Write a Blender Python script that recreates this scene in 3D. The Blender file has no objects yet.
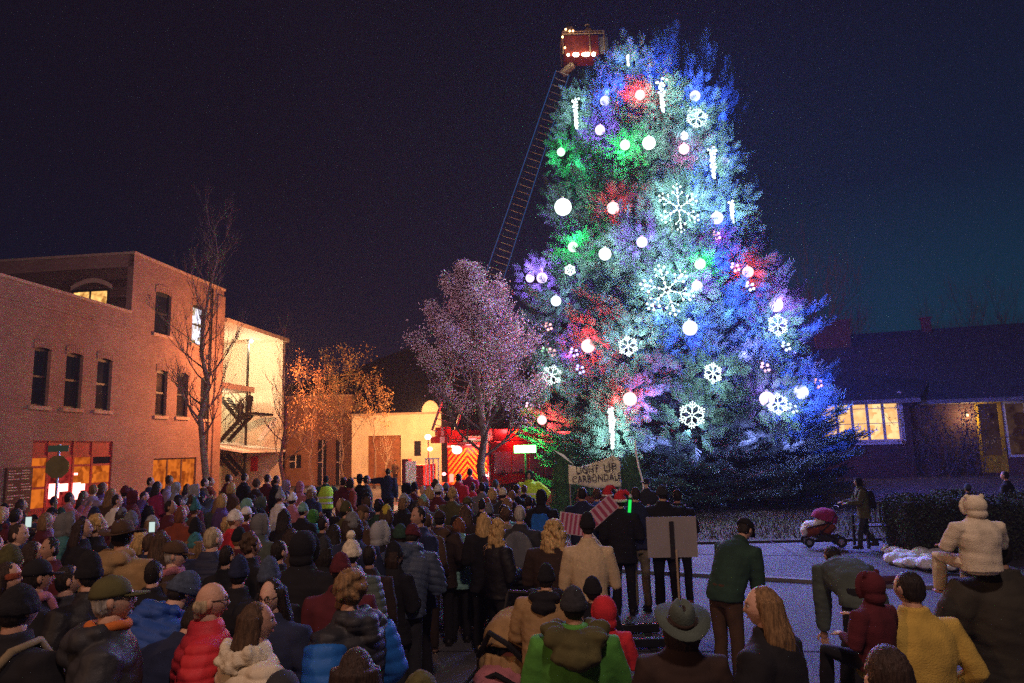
import bpy, bmesh, math, random
import numpy as np
from mathutils import Vector, Matrix, noise
R = math.radians
random.seed(7); rng = np.random.default_rng(7)
scene = bpy.context.scene
col = scene.collection

# ---------------------------------------------------------------- camera
W, H, F = 1024, 683, 700.0
CAMZ = 2.45
cam_d = bpy.data.cameras.new("camera"); cam = bpy.data.objects.new("camera", cam_d); col.objects.link(cam)
cam_d.sensor_width = 36.0; cam_d.lens = 36.0 * F / W
cam_d.clip_start = 0.05; cam_d.clip_end = 3000
PITCH, ROLL = 8.55, -1.5
M_cam = Matrix.Translation((0, 0, CAMZ)) @ Matrix.Rotation(R(90 + PITCH), 4, 'X') @ Matrix.Rotation(R(ROLL), 4, 'Z')
cam.matrix_world = M_cam
scene.camera = cam

# ---------------------------------------------------------------- night sky
world = bpy.data.worlds.new("World"); scene.world = world; world.use_nodes = True
nt = world.node_tree; nt.nodes.clear()
tc = nt.nodes.new('ShaderNodeTexCoord'); sp = nt.nodes.new('ShaderNodeSeparateXYZ')
nt.links.new(tc.outputs['Generated'], sp.inputs[0])
r1 = nt.nodes.new('ShaderNodeValToRGB'); r2 = nt.nodes.new('ShaderNodeValToRGB')
for r, cols in ((r1, [(0.0, (.012, .013, .044)), (.12, (.010, .0105, .036)), (.35, (.0058, .0050, .0180)), (.62, (.0050, .0032, .0115)), (1, (.005, .003, .009))]),
                (r2, [(0.0, (.010, .090, .130)), (.16, (.007, .058, .105)), (.32, (.0050, .0170, .045)), (.60, (.0062, .0042, .0135)), (1, (.006, .004, .014))])):
    e = r.color_ramp.elements
    e[0].position = cols[0][0]; e[0].color = cols[0][1] + (1,)
    e[1].position = cols[-1][0]; e[1].color = cols[-1][1] + (1,)
    for p, c in cols[1:-1]:
        k = e.new(p); k.color = c + (1,)
    nt.links.new(sp.outputs['Z'], r.inputs[0])
mr = nt.nodes.new('ShaderNodeMapRange'); mr.inputs['From Min'].default_value = 0.02; mr.inputs['From Max'].default_value = 0.55
mr.interpolation_type = 'SMOOTHSTEP'
nt.links.new(sp.outputs['X'], mr.inputs['Value'])
mx = nt.nodes.new('ShaderNodeMixRGB'); nt.links.new(mr.outputs[0], mx.inputs[0]); nt.links.new(r1.outputs[0], mx.inputs[1]); nt.links.new(r2.outputs[0], mx.inputs[2])
bg = nt.nodes.new('ShaderNodeBackground'); bg.inputs[1].default_value = .54
wo = nt.nodes.new('ShaderNodeOutputWorld'); nt.links.new(mx.outputs[0], bg.inputs[0]); nt.links.new(bg.outputs[0], wo.inputs[0])

def lamp(name, loc, power, color, radius=.25, kind='POINT', target=None, spot=90, blend=.6):
    d = bpy.data.lights.new(name, kind); d.energy = power; d.color = color
    d.shadow_soft_size = radius
    o = bpy.data.objects.new(name, d); col.objects.link(o); o.location = loc
    if kind == 'SPOT': d.spot_size = R(spot); d.spot_blend = blend
    if target is not None:
        o.rotation_euler = (Vector(target) - Vector(loc)).to_track_quat('-Z', 'Y').to_euler()
    return o
# street lamps of the square, behind and beside the photographer, then two added spots
lamp('street_or_fill_light', (-14.5, 4.0, 10.0), 4700, (1.0, .47, .43), .3, 'SPOT', target=(-16.0, 38.0, 3.5), spot=62, blend=1.0)
lamp('street_or_fill_light', (-12.5, 4.5, 9.0), 420, (1.0, .50, .38), .3)
lamp('street_or_fill_light', (-8.0, -4.0, 7.5), 1150, (1.0, .52, .26), .3)
lamp('street_or_fill_light', (1.0, -1.0, 9.5), 1500, (1.0, .70, .60), .4)
lamp('street_or_fill_light', (-2.0, 1.0, 8.0), 5200, (.95, .66, .86), .2, 'SPOT', target=(-1.3, 23.5, 6.2), spot=22, blend=.9)  # added spot that brightens the pear crown from the front, no lamp body
lamp('street_or_fill_light', (-1.0, 1.0, 7.5), 2600, (1.0, .80, .55), .15, 'SPOT', target=(2.0, 17.0, 2.0), spot=13, blend=.6)  # added stage-like spot that brightens the banner, unseen above the camera
# orange sodium lamp on the far street, hidden behind the pale tree
lamp('street_or_fill_light', (-6.0, 45.0, 4.4), 3000, (1.0, .42, .14), .2)
lamp('street_or_fill_light', (-13.2, 38.5, 6.5), 3600, (1.0, .33, .12), .2)

scene.view_settings.view_transform = 'Standard'
scene.view_settings.look = 'None'
scene.view_settings.exposure = 0.0
scene.view_settings.gamma = 1.0
scene.cycles.use_denoising = False
scene.cycles.use_adaptive_sampling = False
scene.cycles.max_bounces = 4; scene.cycles.diffuse_bounces = 2; scene.cycles.glossy_bounces = 2
scene.cycles.transmission_bounces = 2; scene.cycles.transparent_max_bounces = 6
scene.cycles.sample_clamp_indirect = 2.0; scene.cycles.sample_clamp_direct = 10.0
scene.cycles.caustics_reflective = False; scene.cycles.caustics_refractive = False

# ---------------------------------------------------------------- helpers
RIGHT = Vector(M_cam.col[0][:3]); UP = Vector(M_cam.col[1][:3]); FWD = -Vector(M_cam.col[2][:3]); EYE = Vector((0, 0, CAMZ))
def ray(u, v): return FWD + RIGHT * ((u - W / 2) / F) + UP * ((H / 2 - v) / F)
def at_depth(u, v, ppm): return EYE + ray(u, v) * (F / ppm)
def at_Y(u, v, Y):
    r = ray(u, v); return EYE + r * (Y / r.y)
def at_z(u, v, z=0.0):
    r = ray(u, v); return EYE + r * ((z - CAMZ) / r.z)
class Plane:                       # an upright wall plane: s runs along it, 'out' leaves it to the viewer's side, z up
    def __init__(self, x, y, ang):
        self.o = Vector((x, y, 0)); self.a = Vector((math.sin(R(ang)), math.cos(R(ang)), 0)); self.n = Vector((self.a.y, -self.a.x, 0))
        self.rz = math.atan2(self.a.y, self.a.x)
    def sz(self, u, v, out=0.0):
        r = ray(u, v); t = (self.o + self.n * out - EYE).dot(self.n) / r.dot(self.n); p = EYE + r * t
        return (p - self.o).dot(self.a), p.z
    def world(self, s, out, z): return self.o + self.a * s + self.n * out + Vector((0, 0, z))
# local frame of a plane's Empty: x = s, y = -out, z = z

class MB:
    def __init__(s): s.v = []; s.f = []; s.m = []
    def add(s, vs, fs, mi=0):
        b = len(s.v); s.v.extend(tuple(p) for p in vs); s.f.extend(tuple(i + b for i in f) for f in fs); s.m.extend([mi] * len(fs)); return s
    def box(s, x0, x1, y0, y1, z0, z1, mi=0):
        vs = [(x, y, z) for z in (z0, z1) for y in (y0, y1) for x in (x0, x1)]
        return s.add(vs, [(0, 2, 3, 1), (4, 5, 7, 6), (0, 1, 5, 4), (2, 6, 7, 3), (0, 4, 6, 2), (1, 3, 7, 5)], mi)
    def beam(s, a, b, w, h=None, mi=0, up=(0, 0, 1)):
        a = Vector(a); b = Vector(b); h = h or w; d = (b - a).normalized(); x = d.cross(Vector(up))
        if x.length < 1e-4: x = d.cross(Vector((0, 1, 0)))
        x.normalize(); z = x.cross(d); vs = [p + x * (i * w / 2) + z * (j * h / 2) for p in (a, b) for j in (-1, 1) for i in (-1, 1)]
        return s.add(vs, [(0, 1, 3, 2), (4, 6, 7, 5), (0, 4, 5, 1), (2, 3, 7, 6), (0, 2, 6, 4), (1, 5, 7, 3)], mi)
    def loft(s, rings, mi=0, caps=True):
        n = len(rings[0]); vs = [p for r in rings for p in r]; fs = []
        for i in range(len(rings) - 1):
            for j in range(n):
                k = (j + 1) % n; fs.append((i * n + j, i * n + k, (i + 1) * n + k, (i + 1) * n + j))
        if caps: fs.append(tuple(reversed(range(n)))); fs.append(tuple(range((len(rings) - 1) * n, len(rings) * n)))
        return s.add(vs, fs, mi)
    def tube(s, pts, rad, n=8, mi=0, caps=True):
        pts = [Vector(p) for p in pts]
        if not hasattr(rad, '__len__'): rad = [rad] * len(pts)
        rings = []; x = None
        for i, p in enumerate(pts):
            d = (pts[min(i + 1, len(pts) - 1)] - pts[max(i - 1, 0)]).normalized()
            if x is None:
                x = d.cross(Vector((0, 0, 1)))
                if x.length < .1: x = d.cross(Vector((0, 1, 0)))
            x = (x - d * x.dot(d)).normalized(); y = d.cross(x)
            rings.append([p + (x * math.cos(a) + y * math.sin(a)) * rad[i] for a in (2 * math.pi * k / n for k in range(n))])
        return s.loft(rings, mi, caps)
    def ball(s, c, r, n=12, mi=0, M=None):
        if not hasattr(r, '__len__'): r = (r, r, r)
        m = max(4, n // 2 + 1); vs = [(0, 0, -1)]; fs = []
        for i in range(1, m):
            a = math.pi * i / m - math.pi / 2
            vs += [(math.cos(a) * math.cos(2 * math.pi * j / n), math.cos(a) * math.sin(2 * math.pi * j / n), math.sin(a)) for j in range(n)]
        vs.append((0, 0, 1)); t = len(vs) - 1
        for j in range(n):
            k = (j + 1) % n; fs.append((0, 1 + k, 1 + j)); fs.append((t, t - n + j, t - n + k))
            for i in range(m - 2): fs.append((1 + i * n + j, 1 + i * n + k, 1 + (i + 1) * n + k, 1 + (i + 1) * n + j))
        out = []
        for p in vs:
            q = Vector((p[0] * r[0], p[1] * r[1], p[2] * r[2]))
            if M is not None: q = M @ q
            out.append(q + Vector(c))
        return s.add(out, fs, mi)
    def lathe(s, prof, c=(0, 0, 0), n=16, mi=0):
        return s.loft([[(c[0] + r * math.cos(a), c[1] + r * math.sin(a), c[2] + z) for a in (2 * math.pi * k / n for k in range(n))] for r, z in prof], mi)
    def mesh(s, name, smooth=False):
        me = bpy.data.meshes.new(name); me.from_pydata([tuple(p) for p in s.v], [], s.f)
        if any(s.m): me.polygons.foreach_set('material_index', s.m)
        if smooth: me.polygons.foreach_set('use_smooth', [True] * len(me.polygons))
        me.update(); return me
    def build(s, name, mats, parent=None, smooth=False, bevel=0, **k):
        o = bpy.data.objects.new(name, s.mesh(name, smooth)); col.objects.link(o)
        for m in (mats if isinstance(mats, (list, tuple)) else [mats]): o.data.materials.append(m)
        if parent is not None: o.parent = parent
        if bevel: b = o.modifiers.new('bevel', 'BEVEL'); b.width = bevel; b.segments = 2; b.limit_method = 'ANGLE'
        return tag(o, **k)
def tag(o, label=None, cat=None, group=None, kind=None):
    if label: o['label'] = label
    if cat: o['category'] = cat
    if group: o['group'] = group
    if kind: o['kind'] = kind
    return o
def empty(name, loc=(0, 0, 0), rz=0, parent=None, **k):
    o = bpy.data.objects.new(name, None); col.objects.link(o); o.location = loc; o.rotation_euler = (0, 0, rz); o.empty_display_size = .2
    if parent is not None: o.parent = parent
    return tag(o, **k)
def npmesh(name, V, Q, mat, parent=None, mi=None, **k):
    """V (n,3), Q (m,4) quads"""
    me = bpy.data.meshes.new(name); me.vertices.add(len(V)); me.vertices.foreach_set('co', V.astype(np.float32).ravel())
    me.loops.add(Q.size); me.loops.foreach_set('vertex_index', Q.astype(np.int32).ravel())
    me.polygons.add(len(Q)); me.polygons.foreach_set('loop_start', np.arange(0, Q.size, 4, dtype=np.int32))
    try: me.polygons.foreach_set('loop_total', np.full(len(Q), 4, dtype=np.int32))
    except Exception: pass
    if mi is not None: me.polygons.foreach_set('material_index', mi.astype(np.int32))
    me.update(calc_edges=True); me.validate()
    for m in (mat if isinstance(mat, (list, tuple)) else [mat]): me.materials.append(m)
    o = bpy.data.objects.new(name, me); col.objects.link(o)
    if parent is not None: o.parent = parent
    return tag(o, **k)

# ---------------------------------------------------------------- materials
def srgb(h):
    h = h.lstrip('#'); c = [int(h[i:i + 2], 16) / 255 for i in (0, 2, 4)]
    return tuple(x / 12.92 if x <= .04045 else ((x + .055) / 1.055) ** 2.4 for x in c)
_mats = {}
def mat(name, c, rough=.8, var=.25, scale=8, bump=0.0, bscale=40, metal=0, spec=.3, bdist=.03, coord='Object', stretch=None):
    if name in _mats: return _mats[name]
    if isinstance(c, str): c = srgb(c)
    m = bpy.data.materials.new(name); m.use_nodes = True; t = m.node_tree; b = t.nodes['Principled BSDF']
    b.inputs['Roughness'].default_value = rough; b.inputs['Metallic'].default_value = metal
    b.inputs['Specular IOR Level'].default_value = spec
    tcn = t.nodes.new('ShaderNodeTexCoord'); n = t.nodes.new('ShaderNodeTexNoise'); n.inputs['Scale'].default_value = scale; n.inputs['Detail'].default_value = 5
    t.links.new(tcn.outputs[coord], n.inputs['Vector'])
    if stretch:
        mp = t.nodes.new('ShaderNodeMapping'); mp.inputs['Scale'].default_value = stretch; t.links.new(tcn.outputs[coord], mp.inputs['Vector']); t.links.new(mp.outputs[0], n.inputs['Vector'])
    cr = t.nodes.new('ShaderNodeValToRGB'); e = cr.color_ramp.elements
    e[0].position = .3; e[1].position = .72
    e[0].color = tuple(x * (1 - var) for x in c) + (1,); e[1].color = tuple(min(1, x * (1 + var)) for x in c) + (1,)
    t.links.new(n.outputs['Fac'], cr.inputs[0]); t.links.new(cr.outputs[0], b.inputs['Base Color'])
    if bump:
        n2 = t.nodes.new('ShaderNodeTexNoise'); n2.inputs['Scale'].default_value = bscale; n2.inputs['Detail'].default_value = 4
        t.links.new((mp.outputs[0] if stretch else tcn.outputs[coord]), n2.inputs['Vector'])
        bp = t.nodes.new('ShaderNodeBump'); bp.inputs['Strength'].default_value = bump; bp.inputs['Distance'].default_value = bdist
        t.links.new(n2.outputs['Fac'], bp.inputs['Height']); t.links.new(bp.outputs[0], b.inputs['Normal'])
    _mats[name] = m; return m
def emit(name, c, strength):
    if name in _mats: return _mats[name]
    m = bpy.data.materials.new(name); m.use_nodes = True; t = m.node_tree; t.nodes.clear()
    e = t.nodes.new('ShaderNodeEmission'); e.inputs[0].default_value = tuple(c) + (1,); e.inputs[1].default_value = strength
    o = t.nodes.new('ShaderNodeOutputMaterial'); t.links.new(e.outputs[0], o.inputs[0]); _mats[name] = m; return m
def brick(name, c1, c2, mortar, bw=.24, bh=.08, dark=.25):
    if name in _mats: return _mats[name]
    m = bpy.data.materials.new(name); m.use_nodes = True; t = m.node_tree; b = t.nodes['Principled BSDF']; b.inputs['Roughness'].default_value = .9
    tcn = t.nodes.new('ShaderNodeTexCoord'); s = t.nodes.new('ShaderNodeSeparateXYZ'); cb = t.nodes.new('ShaderNodeCombineXYZ')
    ad = t.nodes.new('ShaderNodeMath'); ad.operation = 'ADD'
    t.links.new(tcn.outputs['Object'], s.inputs[0]); t.links.new(s.outputs['X'], ad.inputs[0]); t.links.new(s.outputs['Y'], ad.inputs[1])
    t.links.new(ad.outputs[0], cb.inputs['X']); t.links.new(s.outputs['Z'], cb.inputs['Y'])
    k = t.nodes.new('ShaderNodeTexBrick'); k.inputs['Scale'].default_value = 1; k.inputs['Brick Width'].default_value = bw; k.inputs['Row Height'].default_value = bh
    k.inputs['Mortar Size'].default_value = .012; k.inputs['Color1'].default_value = srgb(c1) + (1,); k.inputs['Color2'].default_value = srgb(c2) + (1,); k.inputs['Mortar'].default_value = srgb(mortar) + (1,)
    t.links.new(cb.outputs[0], k.inputs['Vector'])
    n = t.nodes.new('ShaderNodeTexNoise'); n.inputs['Scale'].default_value = .7; n.inputs['Detail'].default_value = 8; t.links.new(tcn.outputs['Object'], n.inputs['Vector'])
    cr = t.nodes.new('ShaderNodeValToRGB'); cr.color_ramp.elements[0].position = .3; cr.color_ramp.elements[1].position = .7
    cr.color_ramp.elements[0].color = (1 - dark,) * 3 + (1,); cr.color_ramp.elements[1].color = (1, 1, 1, 1)
    mx = t.nodes.new('ShaderNodeMixRGB'); mx.blend_type = 'MULTIPLY'; mx.inputs[0].default_value = 1
    t.links.new(n.outputs['Fac'], cr.inputs[0]); t.links.new(k.outputs['Color'], mx.inputs[1]); t.links.new(cr.outputs[0], mx.inputs[2]); t.links.new(mx.outputs[0], b.inputs['Base Color'])
    bp = t.nodes.new('ShaderNodeBump'); bp.inputs['Strength'].default_value = .6; bp.inputs['Distance'].default_value = .02; bp.invert = True
    t.links.new(k.outputs['Fac'], bp.inputs['Height']); t.links.new(bp.outputs[0], b.inputs['Normal'])
    _mats[name] = m; return m
def litwin(name, c, s, scale=2.0, lo=.25, c2=None):
    """a lit room seen through a pane: uneven warm emission"""
    if name in _mats: return _mats[name]
    m = bpy.data.materials.new(name); m.use_nodes = True; t = m.node_tree; t.nodes.clear()
    tcn = t.nodes.new('ShaderNodeTexCoord'); n = t.nodes.new('ShaderNodeTexVoronoi'); n.inputs['Scale'].default_value = scale; n.feature = 'F1'; n.distance = 'CHEBYCHEV'
    n2 = t.nodes.new('ShaderNodeTexNoise'); n2.inputs['Scale'].default_value = scale * 1.7; n2.inputs['Detail'].default_value = 6
    t.links.new(tcn.outputs['Object'], n.inputs['Vector']); t.links.new(tcn.outputs['Object'], n2.inputs['Vector'])
    ml = t.nodes.new('ShaderNodeMixRGB'); ml.inputs[0].default_value = .6; t.links.new(n.outputs['Color'], ml.inputs[1]); t.links.new(n2.outputs['Fac'], ml.inputs[2])
    cr = t.nodes.new('ShaderNodeValToRGB'); cr.color_ramp.elements[0].position = .36; cr.color_ramp.elements[1].position = .62
    c2 = c2 or tuple(x * lo * (1, .75, .5)[i] for i, x in enumerate(c))
    cr.color_ramp.elements[0].color = tuple(c2) + (1,); cr.color_ramp.elements[1].color = tuple(c) + (1,)
    t.links.new(ml.outputs[0], cr.inputs[0])
    e = t.nodes.new('ShaderNodeEmission'); e.inputs[1].default_value = s; t.links.new(cr.outputs[0], e.inputs[0])
    o = t.nodes.new('ShaderNodeOutputMaterial'); t.links.new(e.outputs[0], o.inputs[0]); _mats[name] = m; return m

M_glass = mat('dark_glass', (.012, .014, .022), .08, .2, 2, spec=.6)
M_frame = mat('dark_green_frame', (.02, .028, .03), .5)
M_steel = mat('black_steel', (.02, .02, .022), .45, metal=.3)
M_galv = mat('galvanised_steel', (.35, .36, .38), .35, .2, 6, metal=.8)
M_alu = mat('ladder_aluminium', (.14, .15, .18), .45, .15, 6, metal=.6)
M_bark = mat('grey_brown_bark', (.17, .125, .10), .95, .4, 6, .6, 25)
M_white = mat('white_paint', (.72, .70, .66), .7, .08, 3)
M_stone = mat('sandstone_sill', (.36, .27, .21), .9, .2, 5, .3)
M_brick = brick('pink_brick', '#957468', '#7f5d55', '#8a7c74')
M_brick2 = brick('orange_brick', '#a5785c', '#8f6248', '#9a8068')
M_dbrick = brick('house_brick', '#7d4a3e', '#653a30', '#7a675c', dark=.4)
M_tan = mat('tan_render', (.30, .24, .17), .9, .2, 1.5, .2, 8)

def text(body, size, parent, loc, rot, m, name='lettering', extrude=.004, align='CENTER', sx=1.0, spacing=1.0):
    cu = bpy.data.curves.new('t', 'FONT'); cu.body = body; cu.size = size; cu.extrude = extrude; cu.align_x = align; cu.align_y = 'CENTER'; cu.resolution_u = 3; cu.space_character = spacing
    o = bpy.data.objects.new('t', cu); col.objects.link(o); bpy.context.view_layer.update()
    me = bpy.data.meshes.new_from_object(o.evaluated_get(bpy.context.evaluated_depsgraph_get())); bpy.data.objects.remove(o)
    me.materials.clear(); me.materials.append(m); n = bpy.data.objects.new(name, me); col.objects.link(n); n.location = loc; n.rotation_euler = rot; n.scale = (sx, 1, 1)
    if parent is not None: n.parent = parent
    return n
# ================================================================ GROUND
def asphalt_mat():
    m = mat('worn_asphalt', (.105, .10, .115), .82, .35, .9, .5, 60, coord='Object'); return m
gmb = MB()
def sheet(name, pts, z, m, kind='structure', thick=None, **k):
    b = MB(); n = len(pts)
    if thick:
        b.loft([[(x, y, z - thick) for x, y in pts], [(x, y, z) for x, y in pts]])
    else: b.add([(x, y, z) for x, y in pts], [tuple(range(n))])
    return b.build(name, m, kind=kind, **k)
sheet('ground', [(-478, -38), (558, -38), (558, 678), (-478, 678)], -.03, mat('far_ground', (.05, .045, .04), .95))
sheet('road', [(-60, -20), (60, -20), (60, 75), (-60, 75)], 0, asphalt_mat())
M_conc = mat('pavement_concrete', (.07, .067, .078), .85, .35, 1.2, .3, 40)
M_joint = mat('dark_joint', (.05, .045, .05), .95)
# path across the right hand side, with a kerb step on its road edge
sheet('path', [(1.2, 14.6), (6, 12.2), (14, 9.6), (40, 7.5), (40, 14.2), (16, 14.6), (9.0, 16.9), (1.2, 17.2)], .05, M_conc, thick=.09)
kb = MB(); pts = [(1.2, 14.5), (6, 12.1), (14, 9.5), (40, 7.4)]
for a, b_ in zip(pts, pts[1:]): kb.beam((a[0], a[1], .030), (b_[0], b_[1], .030), .16, .06)
kb.build('kerb', mat('kerb_stone', (.19, .18, .19), .85, .2, 3, .3), kind='structure')
jb = MB()
for i in range(9):
    x = 3.0 + i * 2.6; y0 = np.interp(x, [1.2, 6, 14, 40], [14.6, 12.2, 9.6, 7.5]); jb.beam((x, y0 + .1, .104), (x + .5, np.interp(x, [1.2, 9, 16, 40], [18.1, 17.5, 14.5, 14.1]), .104), .03, .004)
jb.beam((2, 16.2, .104), (9, 14.2, .104), .03, .004); jb.beam((9, 14.2, .104), (30, 11.3, .104), .03, .004)

for p_ in range(0): pass
jb.v = [(x, y, z - .05) for x, y, z in jb.v]; jb.build('path_joints', M_joint, kind='structure')
# concrete bands and joints laid in the square
rb = MB()
for a, b_, w in (((-.2, 4.6), (6.5, 3.4), .02), ((-1.5, 6.9), (9, 5.6), .02), ((1.0, 2.4), (3.4, 9.8), .02), ((3.2, 2.2), (7.2, 8.6), .02), ((-2.4, 4.2), (-.6, 11.5), .02), ((-3, 9.2), (9, 8.1), .02), ((-.4, 2.8), (5.5, 2.2), .02), ((5.5, 2.2), (11, 7.2), .02)):
    rb.beam((a[0], a[1], .003), (b_[0], b_[1], .003), w, .003)
rb.build('pavement_joints', M_joint, kind='structure')
sheet('pavement', [(-8, 1.0), (12, 1.0), (12, 6.0), (-8, 8.6)], .0035, mat('slab_concrete', (.17, .16, .18), .85, .28, 1.1, .4, 45))
for o in (bpy.data.objects['pavement_joints'],): o.location.z = .003
# concrete gutter line
sheet('lawn', [(-1.2, 17.6), (9.2, 17.2), (16.2, 15.0), (40, 14.6), (60, 26), (60, 70), (2, 70), (2.5, 40), (-.8, 30)], .07, mat('dark_winter_turf', (.05, .045, .03), .95, .5, 2.5, .8, 30), thick=.1)
# raised bank before the house
bk = MB(); P = []
for j, (y, z) in enumerate(((22.6, .05), (25.2, .42), (27.2, .62), (45, .7))):
    P.append([(x, y + (4.0 - (x - 8) * .16) + (.3 * math.sin(x * .7)), z + .05 * math.sin(x * 1.3 + j)) for x in np.linspace(9.5, 60, 30)])
fs = []
for j in range(3):
    for i in range(29): fs.append((j * 30 + i, j * 30 + i + 1, (j + 1) * 30 + i + 1, (j + 1) * 30 + i))
bk.add([p for r in P for p in r], fs); bk.build('grass_bank', mat('pale_dry_lawn', (.17, .135, .10), .95, .35, 3, .8, 30), kind='structure', smooth=True)

def blades(name, spots, h, m, n, w=.012, **k):
    V = np.zeros((n * 4, 3)); p = spots(n); a = rng.uniform(0, math.pi, n); hh = h * rng.uniform(.4, 1, n); lean = rng.normal(0, .35, (n, 2)) * hh[:, None]
    dx = np.stack([np.cos(a), np.sin(a)], 1) * w
    V[0::4, :2] = p[:, :2] - dx; V[1::4, :2] = p[:, :2] + dx; V[0::4, 2] = V[1::4, 2] = p[:, 2]
    V[2::4, :2] = p[:, :2] + dx * .3 + lean; V[3::4, :2] = p[:, :2] - dx * .3 + lean; V[2::4, 2] = V[3::4, 2] = p[:, 2] + hh
    return npmesh(name, V, np.arange(n * 4).reshape(-1, 4), m, kind='stuff', **k)
def lawn_spots(n):
    x = rng.uniform(-1, 22, n * 2); y = rng.uniform(15.0, 24, n * 2); edge = np.interp(x, [-1.2, 9.2, 16.2, 40], [17.8, 17.4, 15.2, 14.8]); k = y > edge
    x, y = x[k][:n], y[k][:n]; 
    while len(x) < n: x = np.concatenate([x, x])[:n]; y = np.concatenate([y, y])[:n]
    return np.stack([x, y, np.full(n, .06)], 1)
blades('grass', lawn_spots, .12, mat('winter_grass', (.10, .085, .05), .9, .4, 3), 26000, label='short dry winter grass under the big lit spruce', cat='grass')

# ---------------------------------------------------------------- hills
hb = MB(); N = 90; prof = []
for i in range(N):
    x = -420 + i * 10.5; t = (x + 420) / 945
    h = 22 + 13 * noise.noise((x * .006, 0, 2)) * 2 + 9 * noise.noise((x * .02, 1, 0)) + 24 * math.exp(-((x + 28) / 62) ** 2) + (14 if x > 60 else 0) * min(1, (x - 60) / 100 if x > 60 else 0)
    prof.append((x, max(6, h)))
vs = []; fs = []
for j, (dy, k) in enumerate(((-90, 0), (-45, .55), (0, 1), (120, .6), (300, 0))):
    vs += [(x, 330 + dy + 8 * noise.noise((x * .02, j, 0)), h * k * (1 + .15 * noise.noise((x * .03, j * 3, 1))) - .1) for x, h in prof]
for j in range(4):
    for i in range(N - 1): fs.append((j * N + i, j * N + i + 1, (j + 1) * N + i + 1, (j + 1) * N + i))
hb.add(vs, fs); hb.build('hills', mat('night_hillside', (.11, .09, .085), .95, .4, .05), kind='structure', smooth=True)

# ================================================================ BUILDINGS
def holewall(b, s0, s1, z0, z1, holes, y=0.0, depth=.22, mi=0):
    xs = sorted({s0, s1, *[h[0] for h in holes], *[h[1] for h in holes]}); zs = sorted({z0, z1, *[h[2] for h in holes], *[h[3] for h in holes]})
    xs = [x for x in xs if s0 <= x <= s1]; zs = [z for z in zs if z0 <= z <= z1]
    for i in range(len(xs) - 1):
        for j in range(len(zs) - 1):
            cx, cz = (xs[i] + xs[i + 1]) / 2, (zs[j] + zs[j + 1]) / 2
            if any(h[0] < cx < h[1] and h[2] < cz < h[3] for h in holes): continue
            b.add([(xs[i], y, zs[j]), (xs[i + 1], y, zs[j]), (xs[i + 1], y, zs[j + 1]), (xs[i], y, zs[j + 1])], [(0, 1, 2, 3)], mi)
    for a, c, d, e in holes:
        b.add([(a, y, d), (c, y, d), (c, y, e), (a, y, e), (a, y + depth, d), (c, y + depth, d), (c, y + depth, e), (a, y + depth, e)], [(0, 4, 5, 1), (1, 5, 6, 2), (2, 6, 7, 3), (3, 7, 4, 0)], mi)
def arched_window(parent, a, c, d, e, m_pane=None, arch=True, y=0.0, m_brick=None, double=True):
    """local plane frame: opening a..c by d..e"""
    w = c - a; cx = (a + c) / 2; rise = w * .10 if arch else 0
    wn = MB(); t = .07; yy = y + .14
    wn.box(a, a + t, yy, yy + .06, d, e); wn.box(c - t, c, yy, yy + .06, d, e); wn.box(a + t, c - t, yy, yy + .06, d, d + t); wn.box(a + t, c - t, yy, yy + .06, e - t - rise, e)
    wn.box(a + t, c - t, yy - .01, yy + .05, (d + e) / 2 - .04, (d + e) / 2 + .04)
    f = wn.build('window', M_frame, parent)
    p = MB(); p.box(a + t, c - t, yy + .03, yy + .045, d + t, e - t - rise); p.build('pane', m_pane or M_glass, f)
    s = MB(); s.box(a - .12, c + .12, y - .09, y + .12, d - .16, d - .005); s.build('sill', M_stone, f, bevel=.01)
    if arch:
        ab = MB(); n = 9
        for i in range(n):
            t0 = i / n; t1 = (i + 1) / n
            def pt(t, k): x = a - .06 + (w + .12) * t; zz = e - rise * .2 + rise * 1.2 * (1 - (2 * t - 1) ** 2) * .8 + k; return x, zz
            x0, q0 = pt(t0 + .008, 0); x1, q1 = pt(t1 - .008, 0); _, r0 = pt(t0, .24); _, r1 = pt(t1, .24)
            ab.add([(x0, y - .03, q0 - rise), (x1, y - .03, q1 - rise), (x1, y - .03, r1), (x0, y - .03, r0), (x0, y + .02, q0 - rise), (x1, y + .02, q1 - rise), (x1, y + .02, r1), (x0, y + .02, r0)], [(0, 1, 2, 3), (7, 6, 5, 4), (0, 4, 5, 1), (1, 5, 6, 2), (2, 6, 7, 3), (3, 7, 4, 0)])
        ab.build('arch', m_brick or M_brick, f)
    return f
FA = Plane(-18.1, 29.0, 6.5)
def sz(u, v, o=0): return FA.sz(u, v, o)
bld = empty('brick_building', FA.o, FA.rz, label='two and three storey pink brick corner building with arched windows and red lit shopfront', cat='building')
sA = sz(132, 300)[0]; sB = sz(224, 300)[0]
zP = (sz(20, 283)[1] + sz(131, 313)[1]) / 2; zT = (sz(133, 253)[1] + sz(221, 290)[1]) / 2
holesA = []; wA = []
for (u0, v0, u1, v1) in ((35, 347, 52, 405), (67, 353, 84, 409), (98, 358, 113, 411)):
    um = (u0 + u1) / 2; h = (sz(u0, v0)[0], sz(u1, v0)[0], sz(um, v1)[1], sz(um, v0)[1]); holesA.append(h); wA.append(h)
z_l = np.mean([h[2] for h in wA]); z_h = np.mean([h[3] for h in wA]); wA = [(h[0], h[1], z_l, z_h) for h in wA]; holesA = list(wA)
sf = (sz(33, 445)[0], sz(113, 445)[0], 0.0, sz(75, 441)[1]); holesA.append(sf)
wl = MB(); holewall(wl, -16, sA, 0, zP, holesA)
wl.box(-16, sA, .3, 12, 0, zP - .7); wl.box(-16, sA, 0.002, .3, zP - .7, zP); wl.build('wall', M_brick, bld)
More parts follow.
